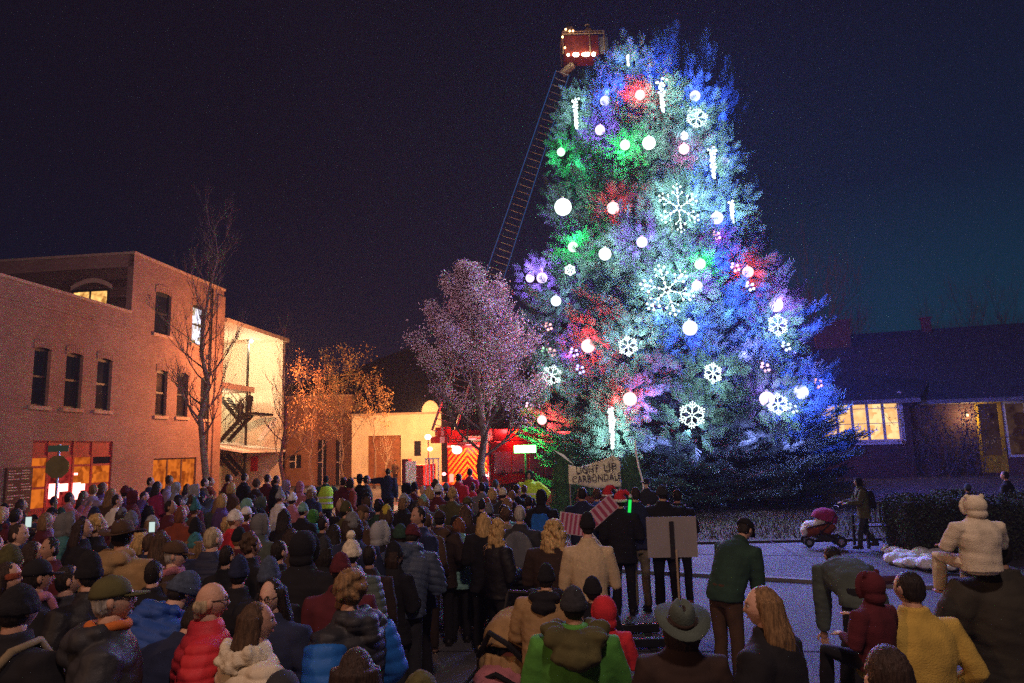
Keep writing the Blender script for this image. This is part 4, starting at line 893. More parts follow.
beacon(428, 437, 'w', 45, .15, 34.5, ru, 'work_lamp'); beacon(430, 449, 'o', 28, .13, 34.4, ru, 'marker_lamp')
# easel-like white sign board in the light pool
sp2 = at_Y(411, 480, 30.5); sg = empty('white_signboard', (sp2.x, 30.5, 0), 0, label='upright white board on legs in the pool of light by the engine', cat='sign')
b = MB(); b.box(-.22, .22, -.02, .02, .75, 1.95); b.build('panel', mat('bright_white_board', (.85, .82, .76), .6, .03), sg)
for x in (-.16, .16): b = MB(); b.tube([(x, 0, 0), (x, 0, .8)], .015, 6); b.build('leg', M_white, sg)
# spotlight of the engine that makes the pool of light on the road
lamp('engine_spot', (at_Y(428, 400, 33.5)), 5200, (1, .62, .32), .12, 'SPOT', target=(at_Y(405, 500, 29).x, 28.5, 0), spot=75, blend=.8)

# green floodlight mast
gp = at_Y(525, 449, 26.5); gm = empty('floodlight_mast', (gp.x, 26.5, 0), label='tripod mast with bright green floodlight bar right of the pear tree trunk', cat='light')
b = MB(); b.tube([(0, 0, .6), (0, 0, gp.z - .05)], .035, 8); b.build('pole', M_steel, gm)
for k in range(3): b = MB(); a = k * 2.1 + .5; b.tube([(0, 0, .75), (.5 * math.cos(a), .5 * math.sin(a), 0)], .02, 6); b.build('leg', M_steel, gm)
b = MB(); b.box(-.42, .42, -.07, .07, gp.z - .15, gp.z + .15); b.build('lamp_housing', M_steel, gm)
b = MB(); b.box(-.40, .40, -.10, -.072, gp.z - .13, gp.z + .13); b.build('lens', emit('green_flood', (.16, 1.0, .22), 60), gm)
lamp('flood_light', gp + Vector((0, -.35, 0)), 330, (.08, 1, .15), .12)
lamp('flood_light', gp + Vector((.6, .6, .2)), 260, (.08, 1, .15), .12)
# ================================================================ PEOPLE
def sstep(a, b, x): t = min(1, max(0, (x - a) / (b - a))); return t * t * (3 - 2 * t)
def evalmods(mb, voxel, sm):
    me = mb.mesh('tmp'); o = bpy.data.objects.new('tmp', me); col.objects.link(o)
    r = o.modifiers.new('r', 'REMESH'); r.mode = 'VOXEL'; r.voxel_size = voxel; r.use_smooth_shade = True
    s = o.modifiers.new('s', 'SMOOTH'); s.factor = .5; s.iterations = sm
    dg = bpy.context.evaluated_depsgraph_get(); n = bpy.data.meshes.new_from_object(o.evaluated_get(dg)); bpy.data.objects.remove(o); bpy.data.meshes.remove(me)
    return n
def displace(me, fn):
    n = len(me.vertices); co = np.empty(n * 3, np.float32); me.vertices.foreach_get('co', co); co = co.reshape(-1, 3)
    nr = np.empty(n * 3, np.float32); me.vertices.foreach_get('normal', nr); nr = nr.reshape(-1, 3)
    d = fn(co); co = co + nr * d[:, None]; me.vertices.foreach_set('co', co.ravel().astype(np.float32)); me.update()
def vnoise(co, f, seed=0):           # cheap smooth pseudo noise
    a = np.zeros(len(co)); r = np.random.default_rng(seed)
    for k in range(6):
        w = r.normal(0, 1, 3) * f * (.6 + .35 * k); a += np.sin(co @ w + r.uniform(0, 6.28)) / (1 + .5 * k)
    return a / 2.6
ARMS = dict(down=((.05, -.03, -.27), (.05, .06, -.51)), front=((.07, .02, -.27), (-.05, .24, -.24)), pocket=((.10, -.06, -.26), (.04, .12, -.43)),
            phone=((.06, .17, -.19), (-.03, .33, .08)), up=((.15, .08, -.02), (.04, .16, .22)), point=((.27, .04, -.03), (.54, .08, .0)),
            hips=((.22, -.07, -.2), (.07, .07, -.38)), hang=((.0, .02, -.29), (0, .05, -.55)), push=((.04, .12, -.25), (.0, .40, -.26)), hold=((.10, .04, -.24), (-.10, .25, -.10)), knee=((.02, .10, -.27), (-.02, .28, -.44)), lap=((.08, .08, -.26), (-.03, .30, -.27)))
LEGS = dict(stand=((.10, .02, .5), (.11, -.01, .09)), walk=None, sit=((.15, .42, .95), (.14, .46, .52)), stride=None)
class Pose:
    def __init__(s, arm='down', lean=0, hy=0, hp=0, legs='stand', armR=None, kid=False, head=1.0):
        s.k = (arm, lean, hy, hp, legs, armR, kid, head); s.arm, s.lean, s.hy, s.hp, s.legs, s.kid, s.head = arm, lean, hy, hp, legs, kid, head; s.armR = armR or arm
    def P(s, x, y, z):
        w = sstep(.86, 1.12, z); a = R(s.lean) * w; dz = z - .93
        return Vector((x, y * math.cos(a) + dz * math.sin(a), .93 + (-y * math.sin(a) + dz * math.cos(a)) if dz > 0 else z))
    def H(s):                        # head frame
        nb = s.P(0, 0, 1.49); k = s.head * (1.06 if s.kid else .86)
        return Matrix.Translation(nb) @ Matrix.Rotation(-R(s.lean * .55 + s.hp), 4, 'X') @ Matrix.Rotation(R(s.hy), 4, 'Z') @ Matrix.Translation((0, .022, .03 + .11 * k)) @ Matrix.Diagonal((k, k, k, 1))
    def arm_pts(s, sg):
        a = s.arm if sg < 0 else s.armR; e, w = ARMS[a]; sh = s.P(sg * .195, 0, 1.38)
        return sh, sh + Vector((sg * e[0], e[1], e[2])), sh + Vector((sg * w[0], w[1], w[2]))
    def leg_pts(s, sg):
        if s.legs == 'walk': k, a = ((.10, .14, .5), (.10, .20, .09)) if sg < 0 else ((.10, .05, .48), (.10, -.26, .14))
        else: k, a = LEGS[s.legs]
        return Vector((sg * .09, 0, .90)), Vector((sg * k[0], k[1], k[2])), Vector((sg * a[0], a[1], a[2]))
def ringxy(P, cy, z, rx, ry, n=16, e=2.3):
    o = []
    for i in range(n):
        a = 2 * math.pi * i / n; c, s_ = math.cos(a), math.sin(a)
        o.append(P(rx * abs(c) ** (2 / e) * (1 if c > 0 else -1), cy + ry * abs(s_) ** (2 / e) * (1 if s_ > 0 else -1), z))
    return o
_cache = {}
def head_mesh(mb, H, near):
    nu, nv = (40, 34) if near else (14, 12); b = len(mb.v)
    def f(th, ph):
        x, y, z = math.cos(ph) * math.sin(th), math.cos(ph) * math.cos(th), math.sin(ph)   # th=0 is the face
        X, Y, Z = x * .077, y * .097, z * .12
        if Z < 0:
            t = (-Z / .12); X *= 1 - .38 * t ** 1.6; Y = Y * (1 - .12 * t) if y > 0 else Y * (1 - .45 * t ** 1.2)
            if y > 0: Y += .012 * t * max(0, y)
        if y > 0:
            g = lambda cx, cz, sx, sz, a: a * math.exp(-((X - cx) / sx) ** 2 - ((Z - cz) / sz) ** 2)
            Y += g(0, -.022, .013, .017, .019) + g(0, .004, .010, .03, .009) + g(0, .034, .05, .010, .005) + g(0, -.058, .022, .012, .006) + g(0, -.094, .02, .014, .009)
            for sg in (-1, 1): Y += g(sg * .031, .012, .014, .010, -.010) + g(sg * .042, -.022, .018, .02, .005)
        return H @ Vector((X, Y, Z))
    vs = [f(0, -math.pi / 2)]; fs = []
    for i in range(1, nv):
        for j in range(nu): vs.append(f(2 * math.pi * j / nu, -math.pi / 2 + math.pi * i / nv))
    vs.append(f(0, math.pi / 2)); t = len(vs) - 1
    for j in range(nu):
        k = (j + 1) % nu; fs.append((0, 1 + j, 1 + k)); fs.append((t, t - nu + k, t - nu + j))
        for i in range(nv - 2): fs.append((1 + i * nu + k, 1 + i * nu + j, 1 + (i + 1) * nu + j, 1 + (i + 1) * nu + k))
    mb.add(vs, fs, 0); H3 = H.to_3x3()
    for sg in (-1, 1):
        mb.ball(H @ Vector((sg * .078, -.006, -.004)), (.012, .020, .034), 8 if near else 5, 0, H3)
        if near:
            mb.ball(H @ Vector((sg * .031, .078, .010)), (.0125, .0125, .0085), 8, 1, H3); mb.ball(H @ Vector((sg * .031, .0905, .010)), (.0055, .0035, .0055), 6, 2, H3)
            mb.ball(H @ Vector((sg * .031, .090, .030)), (.018, .005, .0035), 6, 2, H3)
    if near: mb.ball(H @ Vector((0, .094, -.059)), (.022, .008, .006), 8, 3, H3)
def hand(mb, w, e, sg, near):
    d = (w - e).normalized(); M = d.to_track_quat('Z', 'Y').to_matrix(); c = w + d * .045
    mb.ball(c, (.036, .018, .05), 8, 0, M)
    if near:
        for i, (o, l) in enumerate(((-.027, .060), (-.009, .072), (.009, .068), (.026, .052))):
            p0 = w + M @ Vector((o, 0, .075)); p1 = p0 + M @ Vector((0, -.010, l * .55)); p2 = p1 + M @ Vector((0, -.026, l * .38)); mb.tube([p0, p1, p2], [.0095, .0085, .006], 6)
        p0 = w + M @ Vector((-sg * .030, 0, .03)); p1 = p0 + M @ Vector((-sg * .026, -.012, .03)); p2 = p1 + M @ Vector((-sg * .008, -.015, .028)); mb.tube([p0, p1, p2], [.012, .010, .007], 6)
def body_mesh(p, near):
    key = ('b', p.k, near)
    if key in _cache: return _cache[key]
    b = MB(); P = p.P
    b.loft([ringxy(P, 0, z, rx, ry, 12) for z, rx, ry in ((.84, .13, .09), (.95, .15, .10), (1.08, .135, .09), (1.25, .15, .10), (1.38, .155, .09), (1.44, .09, .065), (1.48, .055, .055))])
    H = p.H(); nk = P(0, 0, 1.44); b.tube([nk, H @ Vector((0, -.012, -.06))], [.058, .052], 10)
    for sg in (-1, 1):
        s_, e, w = p.arm_pts(sg); b.tube([P(sg * .12, 0, 1.38), s_, e, w], [.05, .05, .038, .026], 8); h, k, a = p.leg_pts(sg); b.tube([h, k, a], [.08, .055, .038], 8); b.ball(a + Vector((0, .05, -.045)), (.035, .10, .03), 8)
    me = evalmods(b, .018 if near else .03, 3)
    # join the detailed head and hands onto the same continuous mesh
    x = MB(); n = len(me.vertices); x.v = [tuple(v.co) for v in me.vertices]; x.f = [tuple(q.vertices) for q in me.polygons]; x.m = [0] * len(x.f)
    head_mesh(x, H, near)
    for sg in (-1, 1): s_, e, w = p.arm_pts(sg); hand(x, w, e, sg, near)
    bpy.data.meshes.remove(me); me = x.mesh('person', True)
    me.materials.append(M_skin[0]); me.materials.append(M_eyew); me.materials.append(M_eyed); me.materials.append(M_lip)
    _cache[key] = me; return me
def jacket_mesh(p, near, style, long, hood):
    key = ('j', p.k, near, style, long, hood)
    if key in _cache: return _cache[key]
    b = MB(); P = p.P; t = .018 if style in ('puffer', 'parka') else (.004 if style in ('coat', 'leather') else -.008)
    z0 = {0: .86, 1: .74, 2: .52}[long]; fl = {0: 0, 1: .02, 2: .05}[long]
    if p.legs == 'sit': z0 = .84
    rg = [(z0, .195 + fl + t, .148 + fl * .8 + t), (max(z0 + .03, .93), .192 + t, .138 + t), (1.08, .190 + t, .142 + t), (1.26, .215 + t, .155 + t), (1.35, .222 + t, .140 + t), (1.42, .160 + t * .6, .110 + t * .5), (1.47, .088 + t * .5, .084 + t * .5), (1.515, .076 + t * .4, .080 + t * .4)]
    b.loft([ringxy(P, 0, z, rx, ry, 16) for z, rx, ry in rg])
    for sg in (-1, 1):
        s_, e, w = p.arm_pts(sg); m = s_.lerp(e, .5); b.tube([P(sg * .10, 0, 1.37), s_ + Vector((0, 0, -.01)), m, e, e.lerp(w, .5), w], [.080 + t * .5, .092 + t * .6, .084 + t, .074 + t, .066 + t, .050 + t], 10)
    if hood:                                   # a hood lying on the back
        for (x, y, z, r) in ((0, -.115, 1.44, .075), (-.07, -.095, 1.46, .06), (.07, -.095, 1.46, .06), (-.09, -.03, 1.485, .045), (.09, -.03, 1.485, .045), (0, -.15, 1.38, .055)):
            b.ball(P(x, y, z), (r * 1.15, r, r * .9), 10)
    me = evalmods(b, (.0105 if style == 'puffer' else .013) if near else .03, 4 if near else 2)
    lean = R(p.lean)
    if near or style == 'puffer':
        def fn(co):
            q = co[:, 2] * math.cos(lean) + co[:, 1] * math.sin(lean)
            # sleeves: ribs follow the limb length, the torso ribs its height
            if style == 'puffer': d = .013 * np.abs(np.sin(q * math.pi / .058)) ** .45 - .007 + .002 * vnoise(co, 22)
            else:
                d = .009 * vnoise(co, 9, 1) + .006 * vnoise(co * np.array([1, 1, 2.2]), 20, 2)
                if style in ('leather', 'coat', 'parka'): d = d + .006 * np.abs(vnoise(co * np.array([1, 1, 3]), 14, 3))
            return d
        displace(me, fn)
    me.polygons.foreach_set('use_smooth', [True] * len(me.polygons)); me.materials.clear(); me.materials.append(M_skin[0]); _cache[key] = me; return me
def trousers_mesh(p, near):
    key = ('t', p.legs, near)
    if key in _cache: return _cache[key]
    b = MB(); q = Pose(legs=p.legs); b.loft([ringxy(q.P, 0, z, rx, ry, 14) for z, rx, ry in ((.80, .14, .10), (.88, .168, .122), (.98, .165, .12), (1.02, .155, .115))])
    for sg in (-1, 1): h, k, a = q.leg_pts(sg); b.tube([h + Vector((0, 0, .03)), h.lerp(k, .5), k, k.lerp(a, .5), a + (a - k).normalized() * .01], [.102, .090, .072, .068, .066], 10)
    me = evalmods(b, .015 if near else .032, 3 if near else 1)
    if near: displace(me, lambda co: .007 * vnoise(co * np.array([1, 1, 2.5]), 11, 5))
    me.materials.clear(); me.materials.append(M_skin[0]); _cache[key] = me; return me
def shoe_mesh(p, sg):
    key = ('s', p.legs, sg)
    if key in _cache: return _cache[key]
    b = MB(); h, k, a = Pose(legs=p.legs).leg_pts(sg); dz = -.035 if a.z > .05 else 0
    b.ball(a + Vector((0, .055, -.04)), (.052, .145, .045), 12); b.ball(a + Vector((0, 0, -.005)), (.055, .065, .07), 10); b.box(a.x - .05, a.x + .05, a.y - .07, a.y + .19, a.z - .088, a.z - .07)
    me = evalmods(b, .014, 2); me.materials.clear(); me.materials.append(M_skin[0]); _cache[key] = me; return me
def hair_mesh(p, near, kind):
    key = ('h', p.k, near, kind)
    if key in _cache: return _cache[key]
    b = MB(); H = p.H(); H3 = H.to_3x3(); B = lambda c, r, n=14: b.ball(H @ Vector(c), r, n, 0, H3)
    r = random.Random(5)
    if kind != 'bald': B((0, -.016, .018), (.085, .096, .110)); B((0, -.045, -.02), (.077, .060, .075))
    if kind == 'bald':
        B((0, -.052, -.032), (.086, .066, .062)); B((-.045, -.02, -.01), (.042, .055, .045)); B((.045, -.02, -.01), (.042, .055, .045)); B((0, -.075, -.075), (.062, .035, .05))
    if kind in ('long', 'long_hat'):
        for i in range(11):
            a = math.pi * (i / 10) ; x = .085 * math.cos(a); y = -.022 - .075 * math.sin(a); L = .34 + .04 * math.sin(i * 2.3)
            z1 = -L; b.tube([H @ Vector((x * .9, y * .9, .05)), H @ Vector((x * 1.08, y * 1.02, -.06)), H @ Vector((x * 1.25, y * 1.25 - .01, -.18)), H @ Vector((x * 1.15, y * 1.35 - .012, z1))], [.032, .034, .034, .016], 8)
        B((0, -.085, -.14), (.085, .04, .12))
    if kind == 'bob':
        for i in range(9):
            a = math.pi * (i / 8); x = .087 * math.cos(a); y = -.02 - .07 * math.sin(a); b.tube([H @ Vector((x * .9, y * .9, .05)), H @ Vector((x * 1.1, y * 1.05, -.06)), H @ Vector((x * 1.0, y * 1.1, -.15))], [.03, .034, .02], 8)
        B((0, -.07, -.08), (.08, .045, .07))
    if kind in ('curly', 'curly_long'):
        nb = 90 if near else 34; L = .30 if kind == 'curly_long' else .0
        for i in range(nb):
            th = r.uniform(.75, 5.53); ph = r.uniform(-.5, 1.5); q = Vector((math.sin(th) * math.cos(ph) * .092, math.cos(th) * math.cos(ph) * .098 - .02, math.sin(ph) * .112 + .022)); b.ball(H @ q, r.uniform(.018, .03), 7)
        if L:
            for i in range(nb):
                th = r.uniform(1.2, 5.0); z = -r.uniform(0, L); w = 1.15 + .35 * abs(z) / L; b.ball(H @ Vector((math.sin(th) * .095 * w, math.cos(th) * .08 * w - .03, z)), r.uniform(.02, .036), 7)
            B((0, -.07, -.14), (.095, .05, .14))
    if kind == 'ponytail':
        b.tube([H @ Vector((0, -.10, .05)), H @ Vector((0, -.155, .03)), H @ Vector((0, -.16, -.08)), H @ Vector((0, -.13, -.2))], [.022, .032, .036, .012], 9)
    if kind == 'bun': B((0, -.10, .075), (.042, .042, .042))
    me = evalmods(b, .009 if near else .02, 2)
    if near:
        Hi = np.array(H.inverted())
        def fn(co):
            l = co @ Hi[:3, :3].T + Hi[:3, 3]; a = np.arctan2(l[:, 0], -l[:, 1]); return .0018 * np.sin(a * 46 + 3 * np.sin(l[:, 2] * 22)) + .002 * vnoise(co, 30, 4)
        displace(me, fn)
    me.materials.clear(); me.materials.append(M_skin[0]); _cache[key] = me; return me
def hat_mesh(p, near, kind):
    key = ('hat', p.k, near, kind)
    if key in _cache: return _cache[key]
    H = p.H(); H3 = H.to_3x3(); b = MB(); n = 26 if near else 12; remesh = True; vox = .010 if near else .022; flat = False
    def dome(z0, zt, r, pw=.5, cy=-.012, m=6): return [[H @ Vector((r * 0.93 * (1 - t ** 2.2) ** pw * math.cos(a) + 0, cy + r * 1.12 * (1 - t ** 2.2) ** pw * math.sin(a), z0 + (zt - z0) * t)) for a in (2 * math.pi * k / n for k in range(n))] for t in [i / m * .995 for i in range(m + 1)]]
    if kind in ('beanie', 'pom', 'slouch'):
        b.loft(dome(-.005 if kind != 'slouch' else 0, .150 if kind != 'slouch' else .185, .098, .55)); b.loft([[H @ Vector((rr * .95 * math.cos(a), -.012 + rr * 1.13 * math.sin(a), z)) for a in (2 * math.pi * k / n for k in range(n))] for z, rr in ((-.022, .096), (-.02, .102), (.03, .104), (.034, .098))])
        if kind == 'pom':
            r = random.Random(2); b.ball(H @ Vector((0, -.02, .185)), .04, 10)
            for i in range(30): v = Vector((r.gauss(0, 1), r.gauss(0, 1), r.gauss(0, 1))).normalized() * .038; b.ball(H @ (Vector((0, -.02, .185)) + v), .013, 6)
    elif kind in ('cap', 'newsboy'):
        b.loft(dome(.025, .140 if kind == 'cap' else .135, .097 if kind == 'cap' else .112, .5)); pts = []
        rg = []
        for (r0, z) in ((0, .030), (0, .040)):
            rg.append([H @ Vector((.072 * math.cos(a) * (1 if math.sin(a) > 0 else .9), .055 + (.13 * math.sin(a) if math.sin(a) > 0 else .03 * math.sin(a)), z - .16 * max(0, math.sin(a)) * .12 - .14 * abs(math.cos(a)) * .08)) for a in (2 * math.pi * k / n for k in range(n))])
        b.loft(rg)
    elif kind in ('fedora', 'wide'):
        br = .195 if kind == 'fedora' else .19; rg = []
        for (rr, dz) in ((.085, .0), (br, .0), (br, .008), (.085, .010)):
            rg.append([H @ Vector((rr * .97 * math.cos(a), -.012 + rr * 1.08 * math.sin(a), .03 + dz + (abs(math.cos(a)) ** 2 * .035 - .02 * max(0, math.sin(a))) * (rr / br) ** 2 * (1 if rr > .1 else 0))) for a in (2 * math.pi * k / n for k in range(n))])
        b.loft(rg); hh = .125
        rg = []
        for t, r0 in ((0, .094), (.35, .090), (.7, .084), (.92, .070), (1, .050)):
            rg.append([H @ Vector((r0 * .95 * math.cos(a) * (1 - .28 * t ** 2 * max(0, math.sin(a))), -.012 + r0 * 1.18 * math.sin(a), .03 + hh * t * (1 - .06 * math.sin(a)) - (.028 * t ** 4 if abs(math.cos(a)) < .35 else 0))) for a in (2 * math.pi * k / n for k in range(n))])
        rg.append([H @ Vector((.018 * math.cos(a), -.012 + .05 * math.sin(a), .03 + hh - .035)) for a in (2 * math.pi * k / n for k in range(n))])
        b.loft(rg)
    elif kind in ('hood', 'bearhood', 'furhood', 'bighood'):
        k = 1.12 if kind in ('furhood', 'bighood') else 1.0
        b.ball(H @ Vector((0, -.026, .018)), (.103 * k, .118 * k, .130 * k), 18, 0, H3); b.ball(H @ Vector((0, -.05, -.09)), (.095 * k, .085 * k, .08), 14, 0, H3)
        b.tube([H @ Vector((.095 * k * math.cos(a), .045, -.005 + .125 * k * math.sin(a))) for a in np.linspace(-.9, math.pi + .9, 12)], .022 if kind != 'furhood' else .036, 8)
        if kind == 'bearhood':
            for sg in (-1, 1): b.ball(H @ Vector((sg * .075, -.03, .125)), (.034, .018, .036), 10, 0, H3)
        if kind == 'furhood':
            r = random.Random(4)
            for i in range(70): a = r.uniform(-.9, 4.04); b.ball(H @ Vector((.105 * k * math.cos(a) + r.gauss(0, .008), .045 + r.gauss(0, .02), -.005 + .135 * k * math.sin(a) + r.gauss(0, .008))), r.uniform(.014, .024), 6)
    elif kind == 'santa':
        b.tube([H @ Vector((0, -.012, .0)), H @ Vector((0, -.015, .08)), H @ Vector((.03, -.03, .15)), H @ Vector((.11, -.06, .17)), H @ Vector((.17, -.07, .11))], [.100, .090, .058, .032, .018], n)
    elif kind == 'santa_trim':
        b.tube([H @ Vector((.100 * math.cos(a), -.012 + .115 * math.sin(a), .015)) for a in np.linspace(0, 2 * math.pi, 20)], .024, 8); b.ball(H @ Vector((.18, -.07, .09)), .032, 8)
    elif kind == 'band':
        b.loft([[H @ Vector((rr * .95 * math.cos(a), -.012 + rr * 1.13 * math.sin(a), z)) for a in (2 * math.pi * k / n for k in range(n))] for z, rr in ((.0, .094), (.0, .101), (.05, .100), (.05, .092))])
    elif kind == 'hatband':
        b.loft([[H @ Vector((rr * .95 * math.cos(a), -.012 + rr * 1.18 * math.sin(a), z)) for a in (2 * math.pi * k / n for k in range(n))] for z, rr in ((.042, .0935), (.042, .098), (.066, .0965), (.066, .092))])
    elif kind == 'scarf':
        c = p.P(0, 0, 1.49); b.tube([c + Vector((.085 * math.cos(a), .088 * math.sin(a), .012 * math.sin(a * 3))) for a in np.linspace(0, 2 * math.pi, 18)], .034, 8); b.tube([c + Vector((.06, .09, -.01)), c + Vector((.07, .13, -.12)), c + Vector((.06, .15, -.26))], [.03, .032, .03], 8)
    elif kind == 'collar':
        c = p.P(0, 0, 1.50); b.tube([c + Vector((.078 * math.cos(a), .080 * math.sin(a), .006 * math.sin(a * 3))) for a in np.linspace(0, 2 * math.pi, 18)], .026, 8)
    elif kind == 'glasses':
        remesh = False
        for sg in (-1, 1): b.tube([H @ Vector((sg * .034 + .023 * math.cos(a), .102, .010 + .017 * math.sin(a))) for a in np.linspace(0, 2 * math.pi, 12)], .0028, 5); b.tube([H @ Vector((sg * .058, .100, .012)), H @ Vector((sg * .080, .01, .012))], .0025, 5)
        b.tube([H @ Vector((-.011, .104, .012)), H @ Vector((.011, .104, .012))], .0026, 5)
    elif kind == 'beard':
        b.ball(H @ Vector((0, .035, -.082)), (.062, .060, .045), 12, 0, H3); b.ball(H @ Vector((0, .080, -.095)), (.036, .026, .034), 10, 0, H3)
        for sg in (-1, 1): b.ball(H @ Vector((sg * .052, .018, -.045)), (.022, .04, .045), 8, 0, H3)
    if kind in ('fedora', 'wide', 'cap', 'newsboy', 'hatband'): remesh = False
    if remesh: me = evalmods(b, vox, 2 if kind not in ('fedora', 'wide', 'cap') else 1)
    else: me = b.mesh('x', True)
    if near and kind in ('beanie', 'pom', 'slouch', 'band'):
        Hi = np.array(H.inverted())
        displace(me, lambda co: (lambda l: .002 * np.sin(np.arctan2(l[:, 0], l[:, 1]) * 40) + .0015 * vnoise(co, 40, 7))(co @ Hi[:3, :3].T + Hi[:3, 3]))
    me.materials.clear(); me.materials.append(M_skin[0]); _cache[key] = me; return me

M_skin = [mat('skin_tone', c, .55, .12, 14, .15, 60) if i == 0 else mat('skin_tone_%s' % n, c, .55, .12, 14, .15, 60) for i, (n, c) in enumerate((('a', (.50, .29, .20)), ('b', (.40, .22, .15)), ('c', (.56, .34, .25))))]
M_eyew = mat('eye_white', (.40, .37, .35), .7, .02, spec=.1); M_eyed = mat('dark_eye', (.02, .012, .01), .6, .05, spec=.1); M_lip = mat('lip', (.30, .11, .09), .8, .1, spec=.1)
PAL = {'black': (.014, .013, .016), 'charcoal': (.04, .04, .046), 'navy': (.022, .03, .075), 'blue': (.03, .10, .42), 'bright blue': (.02, .17, .62), 'teal': (.05, .20, .22), 'mint': (.26, .52, .46), 'maroon': (.12, .018, .026), 'red': (.52, .025, .035), 'magenta': (.45, .04, .16), 'pink': (.55, .20, .24), 'purple': (.13, .07, .24), 'lavender': (.38, .30, .46),
       'white': (.72, .70, .66), 'cream': (.62, .54, .40), 'beige': (.50, .38, .23), 'tan': (.46, .29, .13), 'brown': (.10, .055, .03), 'dark brown': (.045, .025, .018), 'olive': (.11, .10, .035), 'green': (.10, .34, .05), 'dark green': (.03, .075, .05), 'grey green': (.10, .13, .11), 'grey': (.20, .20, .21), 'light grey': (.42, .43, .45), 'slate blue': (.075, .10, .16), 'yellow': (.62, .50, .06), 'mustard': (.50, .34, .07), 'dark olive': (.045, .04, .028), 'lime': (.50, .72, .04), 'cyan': (.05, .45, .58), 'orange': (.62, .16, .03), 'rust': (.32, .07, .03), 'khaki': (.32, .25, .15), 'denim': (.05, .07, .12),
       'blond': (.46, .30, .12), 'light brown': (.20, .115, .05), 'auburn': (.17, .06, .025), 'dark': (.022, .015, .012), 'grey hair': (.36, .34, .31), 'grey blond': (.40, .32, .20)}
for _k in PAL:
    if _k not in ('blond', 'light brown', 'auburn', 'grey hair', 'grey blond', 'cream', 'beige', 'lime', 'mustard', 'white', 'red'): PAL[_k] = tuple(x * .68 for x in PAL[_k])
def cm(colr, kind='cloth'):
    kk = {'cloth': (.9, .25, 10, .35, 60), 'puffer': (.62, .12, 6, .25, 35), 'knit': (.95, .30, 30, .9, 110), 'leather': (.58, .2, 9, .5, 30), 'hair': (.6, .55, 12, .9, 26), 'coat': (.9, .22, 8, .3, 45), 'parka': (.8, .2, 8, .4, 30), 'fleece': (.97, .18, 9, .8, 90), 'sweater': (.95, .15, 40, .7, 90), 'shirt': (.9, .2, 9, .3, 40)}[kind]
    return mat(f'{colr} {kind}'.replace(' ', '_'), PAL[colr], *kk, bdist={'knit': .006, 'fleece': .006, 'hair': .012, 'sweater': .003, 'cloth': .006, 'coat': .007}.get(kind, .010), stretch=(5, 5, .6) if kind == 'hair' else None)
def _part(name, me, parent, m):
    o = bpy.data.objects.new(name, me); col.objects.link(o); o.parent = parent; o.material_slots[0].link = 'OBJECT'; o.material_slots[0].material = m; return o
ALL = []
BARE = {'short', 'long', 'curly', 'curly_long', 'bob', 'ponytail', 'bald', 'bun'}
def person(u, v, ppm, coat=('coat', 'black'), head=(('short', 'dark'),), legs='black', yaw=0, pose=None, long=0, hood=False, h=None, girth=1.0, shoes=False, label=None, group='people in the crowd watching the lights', skin=None, pos=None, parts=(), near=None, z=0.0, extra_top=None):
    """u, v: where the top of the head shows in the photograph; ppm: size there in pixels per metre"""
    pose = pose or Pose(); girth = girth * .91
    if pos is None:
        p = at_depth(u, v, ppm); hh = p.z - z; top = .13 if any(k in ('fedora', 'beanie', 'wide', 'cap', 'hood', 'furhood', 'bighood', 'santa', 'newsboy') for k, c in head) else .12
        full = (pose.H() @ Vector((0, 0, .125))).z + (.03 if not head[0][0] in BARE else 0)
        s = h / 1.75 if h else hh / full
        off = (pose.H() @ Vector((0, 0, .1))); c, sn = math.cos(R(yaw)), math.sin(R(yaw)); x = p.x - (c * off.x - sn * off.y) * s; y = p.y - (sn * off.x + c * off.y) * s
    else: x, y, s = pos[0], pos[1], (h or 1.72) / 1.75
    s = max(.5, min(1.16, s)); near = (ppm > 78) if near is None else near
    o = bpy.data.objects.new('person', body_mesh(pose, near)); col.objects.link(o); o.location = (x, y, z); o.rotation_euler = (0, 0, R(yaw)); g = girth * (.3 + .7 * s) / s if s < .9 else girth; o.scale = (s * g, s * g, s)
    sk = skin if skin is not None else (len(ALL) % 3); o.material_slots[0].link = 'OBJECT'; o.material_slots[0].material = M_skin[sk]
    _part('jacket', jacket_mesh(pose, near, coat[0], long, hood), o, cm(coat[1], coat[0] if coat[0] in ('puffer', 'leather', 'parka', 'fleece', 'sweater', 'shirt') else 'coat'))
    _part('trousers', trousers_mesh(pose, near), o, cm(legs, 'cloth'))
    if shoes:
        for sg in (-1, 1): _part('shoe', shoe_mesh(pose, sg), o, cm(shoes if isinstance(shoes, str) else 'dark', 'leather'))
    for k, c in head:
        if k in BARE or k == 'long_hat': _part('hair', hair_mesh(pose, near, k), o, cm(c, 'hair'))
        elif k == 'santa': _part('hat', hat_mesh(pose, near, k), o, cm(c, 'fleece')); _part('hat_trim', hat_mesh(pose, near, 'santa_trim'), o, cm('white', 'fleece'))
        else:
            nm = {'scarf': 'scarf', 'collar': 'collar', 'glasses': 'glasses', 'beard': 'beard', 'band': 'headband', 'hood': 'hood', 'bearhood': 'hood', 'furhood': 'hood', 'bighood': 'hood', 'hatband': 'hat_band'}.get(k, 'hat')
            _part(nm, hat_mesh(pose, near, k), o, cm(c, 'knit' if k in ('beanie', 'pom', 'slouch', 'band', 'scarf') else 'hair' if k == 'beard' else 'fleece' if 'hood' in k or k == 'fedora' else 'cloth'))
    for fn in parts: fn(o, pose)
    tag(o, label, 'person', group)
    if coat[0] == 'vestman': pass
    ALL.append(dict(o=o, u=u, v=v, x=x, y=y, coat=coat, head=head, label=label, s=s, ppm=ppm)); return o

